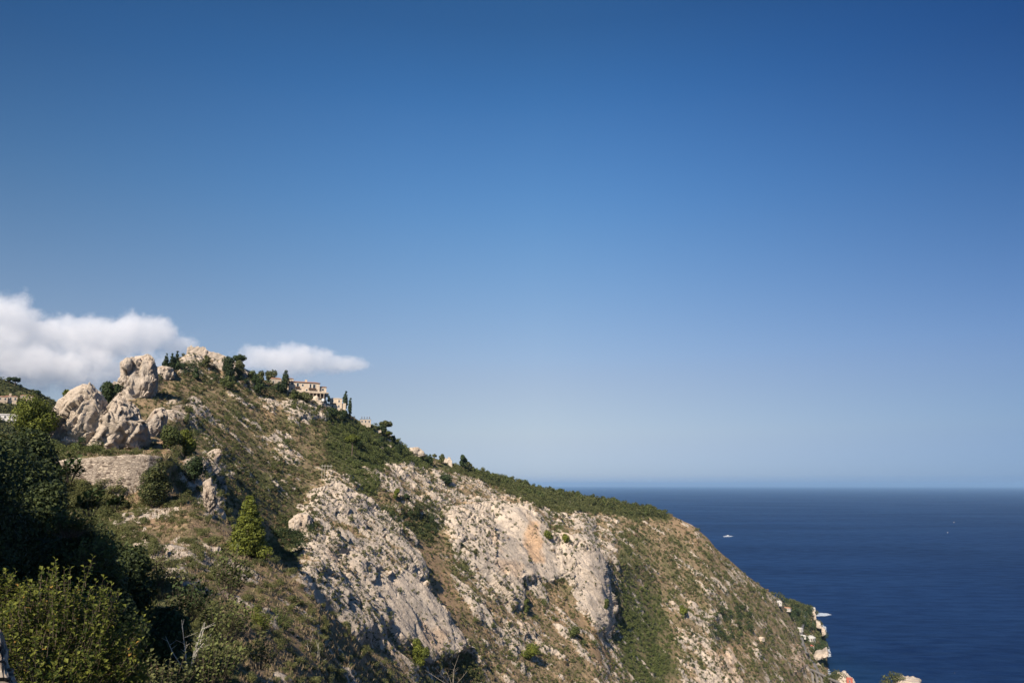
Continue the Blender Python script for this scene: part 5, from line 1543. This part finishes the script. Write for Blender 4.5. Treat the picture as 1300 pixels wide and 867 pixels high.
# boats
for i, (x, y, w_, lab) in enumerate([(924, 680, 5, 'white motor boat with a wake right of the headland'), (1211, 663, 2.5, 'small white boat far out at the right'), (1203, 676, 2.5, 'small white boat just below the farthest one'),
                                     (1212, 854, 1.2, 'tiny white boat near the bottom right')]):
    r = sea_r(x, y); c = P(x, y, r); k = r / FPX; L_ = w_ * k * 0.7
    root = empty('motor_boat', (c[0], c[1], 0), R(20)); tag(root, lab, 'boat')
    hull = MB(); n = 9; secs = []
    for j in range(n):
        f = j / (n - 1); wd_ = 0.16 * L_ * math.sin(math.pi * min(1, 0.25 + f * 0.75)) + 0.01 * L_; xx = (f - 0.5) * L_
        secs.append([(xx, -wd_, 0.12 * L_), (xx, -wd_ * 0.7, -0.02 * L_), (xx, wd_ * 0.7, -0.02 * L_), (xx, wd_, 0.12 * L_)])
    vs = [q for s_2 in secs for q in s_2]; fs = []
    for j in range(n - 1):
        for a in range(4):
            b = (a + 1) % 4; fs.append((j * 4 + a, j * 4 + b, (j + 1) * 4 + b, (j + 1) * 4 + a))
    fs += [(0, 1, 2, 3), tuple((n - 1) * 4 + a for a in (3, 2, 1, 0))]
    hull.add(vs, fs).build('hull', M['white'], root)
    MB().box(-0.15 * L_, 0.2 * L_, -0.09 * L_, 0.09 * L_, 0.121 * L_, 0.24 * L_).build('cabin', M['white'], root)
foam([(918, 680.5), (924, 679.6), (931, 680.3), (926, 681.3), (919, 681.4)], 120, 9, 'white wake trailing behind the motor boat', name='wake', s=5)

# ------------------------------------------------------------------ clouds: real volumes far beyond the land
def cloud(name, blobs, r, label, dens, seed):
    """blobs: (px, py, rx, ry, weight); local unit = 1 photo pixel at range r"""
    b = np.array(blobs, float); x0 = (b[:, 0] - b[:, 2]).min() - 8; x1 = (b[:, 0] + b[:, 2]).max() + 8
    y0 = (b[:, 1] - b[:, 3]).min() - 8; y1 = (b[:, 1] + b[:, 3]).max() + 8
    cx, cyy = (x0 + x1) / 2, (y0 + y1) / 2
    C0 = P(cx, cyy, r); az = math.atan2(C0[0], C0[1]); fwd = np.array([math.sin(az), math.cos(az), 0]); rt = np.array([math.cos(az), -math.sin(az), 0])
    def loc(x, y):
        d = np.array([float(v) for v in ray(x, y)]); t = ((C0 - np.array([0, 0, HC])) @ fwd) / (d @ fwd); q = np.array([0, 0, HC]) + d * t - C0
        return q @ rt, q[2]
    mt = bpy.data.materials.new(name + '_vapour'); mt.use_nodes = True; t = mt.node_tree; t.nodes.clear()
    vec = t.nodes.new('ShaderNodeTexCoord').outputs['Object']
    nz = t.nodes.new('ShaderNodeTexNoise'); nz.inputs['Scale'].default_value = 0.0050; nz.inputs['Detail'].default_value = 9; nz.inputs['Roughness'].default_value = 0.66
    t.links.new(vec, nz.inputs['Vector'])
    field = None; xs, zs = [], []
    for (px, py, rx, ry, wt) in blobs:
        X0, Z0 = loc(px, py); X1, _ = loc(px + rx, py); _, Z1 = loc(px, py - ry); sx = abs(X1 - X0); sz2 = abs(Z1 - Z0); sy = max(sx * 0.6, sz2)
        xs += [X0 - sx, X0 + sx]; zs += [Z0 - sz2, Z0 + sz2]
        mp = t.nodes.new('ShaderNodeVectorMath'); mp.operation = 'SUBTRACT'; mp.inputs[1].default_value = (X0, 0, Z0); t.links.new(vec, mp.inputs[0])
        ml = t.nodes.new('ShaderNodeVectorMath'); ml.operation = 'MULTIPLY'; ml.inputs[1].default_value = (1 / sx, 1 / sy, 1 / sz2); t.links.new(mp.outputs[0], ml.inputs[0])
        ln = t.nodes.new('ShaderNodeVectorMath'); ln.operation = 'LENGTH'; t.links.new(ml.outputs[0], ln.inputs[0])
        fl = math_(t, 'MULTIPLY', math_(t, 'SUBTRACT', 1.0, ln.outputs['Value']), wt)
        field = fl if field is None else math_(t, 'MAXIMUM', field, fl)
    f2 = math_(t, 'ADD', field, math_(t, 'MULTIPLY', math_(t, 'SUBTRACT', nz.outputs['Fac'], 0.5), 1.9))
    dn = math_(t, 'MULTIPLY', ramp(t, f2, 0.02, 0.36), dens)
    vol = t.nodes.new('ShaderNodeVolumePrincipled'); vol.inputs['Color'].default_value = (0.985, 0.985, 0.99, 1); vol.inputs['Anisotropy'].default_value = -0.1
    t.links.new(dn, vol.inputs['Density'])
    o_ = t.nodes.new('ShaderNodeOutputMaterial'); t.links.new(vol.outputs[0], o_.inputs['Volume'])
    pad = 60; yy = (max(xs) - min(xs)) * 0.2 + 250
    me = bpy.data.meshes.new(name); mb = MB().box(min(xs) - pad, max(xs) + pad, -yy, yy, min(zs) - pad, max(zs) + pad)
    me.from_pydata(mb.v, [], mb.f); me.materials.append(mt)
    o = bpy.data.objects.new(name, me); link(o, loc=C0); o.rotation_euler = (0, 0, -az)
    mt.cycles.volume_step_rate = 0.3
    tag(o, label, 'cloud')
    return o
cloud('cloud', [(-60, 420, 100, 62, 1), (10, 415, 60, 46, 1), (45, 432, 70, 36, 1), (110, 432, 80, 34, 1), (180, 424, 66, 28, 1), (222, 436, 40, 14, 1), (40, 462, 170, 34, 0.55)],
      7000, 'long billowing white cloud bank above the boulder at the left', 0.0040, 1)
cloud('cloud', [(365, 458, 72, 21, 1), (425, 462, 48, 12, 1), (372, 446, 32, 14, 0.9), (320, 460, 36, 12, 0.7)], 7600, 'small lens shaped white cloud right of the summit ruin', 0.0030, 2)

# ------------------------------------------------------------------ haze
mh = bpy.data.materials.new('haze'); mh.use_nodes = True; t = mh.node_tree; t.nodes.clear()
vol = t.nodes.new('ShaderNodeVolumePrincipled'); vol.inputs['Color'].default_value = (0.47, 0.73, 1.0, 1)
HAZE = 2.1e-5
vol.inputs['Density'].default_value = HAZE; vol.inputs['Anisotropy'].default_value = 0.2
o_ = t.nodes.new('ShaderNodeOutputMaterial'); t.links.new(vol.outputs[0], o_.inputs['Volume'])
me = bpy.data.meshes.new('haze'); mb = MB().box(-112000, 112000, -112000, 112000, -40, 560); me.from_pydata(mb.v, [], mb.f); me.materials.append(mh)
tag(link(bpy.data.objects.new('haze', me)), 'thin pale sea haze over the whole coast', 'haze', kind='stuff')

# ------------------------------------------------------------------ labels that single out the look-alikes by where they stand
ORD = ['leftmost', 'second from left', 'third from left', 'fourth from left', 'fifth from left', 'sixth from left', 'seventh from left', 'eighth from left', 'ninth from left', 'tenth from left', 'eleventh from left', 'twelfth from left']
bpy.context.view_layer.update()
same = {}
for o in scene.objects:
    if o.parent is None and o.get('group') and o.get('label'): same.setdefault((o['group'], o['label']), []).append(o)
def cut(objs, key, words):
    objs = sorted(objs, key=key); n = len(objs); k = len(words)
    return [(w, objs[i * n // k:(i + 1) * n // k]) for i, w in enumerate(words)]
for (grp, lab), obs in same.items():
    if len(obs) < 2: continue
    pos = {o.name: project(np.array(o.matrix_world.translation)) for o in obs}
    kx = lambda o: float(pos[o.name][0]); ky = lambda o: float(pos[o.name][1])
    if len(obs) <= 12: bins = [('', obs)]
    elif len(obs) <= 36: bins = [(w + ' part', b) for w, b in cut(obs, kx, ['left', 'middle', 'right'])]
    else:
        bins = []
        for w, b in cut(obs, kx, ['far left', 'left', 'middle', 'right', 'far right'] if len(obs) > 90 else ['left', 'middle', 'right']):
            for w2, b2 in cut(b, ky, ['upper', 'central', 'lower'] if len(obs) > 60 else ['upper', 'lower']): bins.append((w2 + ' ' + w, b2))
    for w, b in bins:
        for i, o in enumerate(sorted(b, key=kx)):
            ord_ = ORD[i] if i < 12 else None
            tail = (', ' + w if w else '') + (', ' + ord_ if ord_ and len(b) <= 12 else '')
            o['label'] = lab + tail
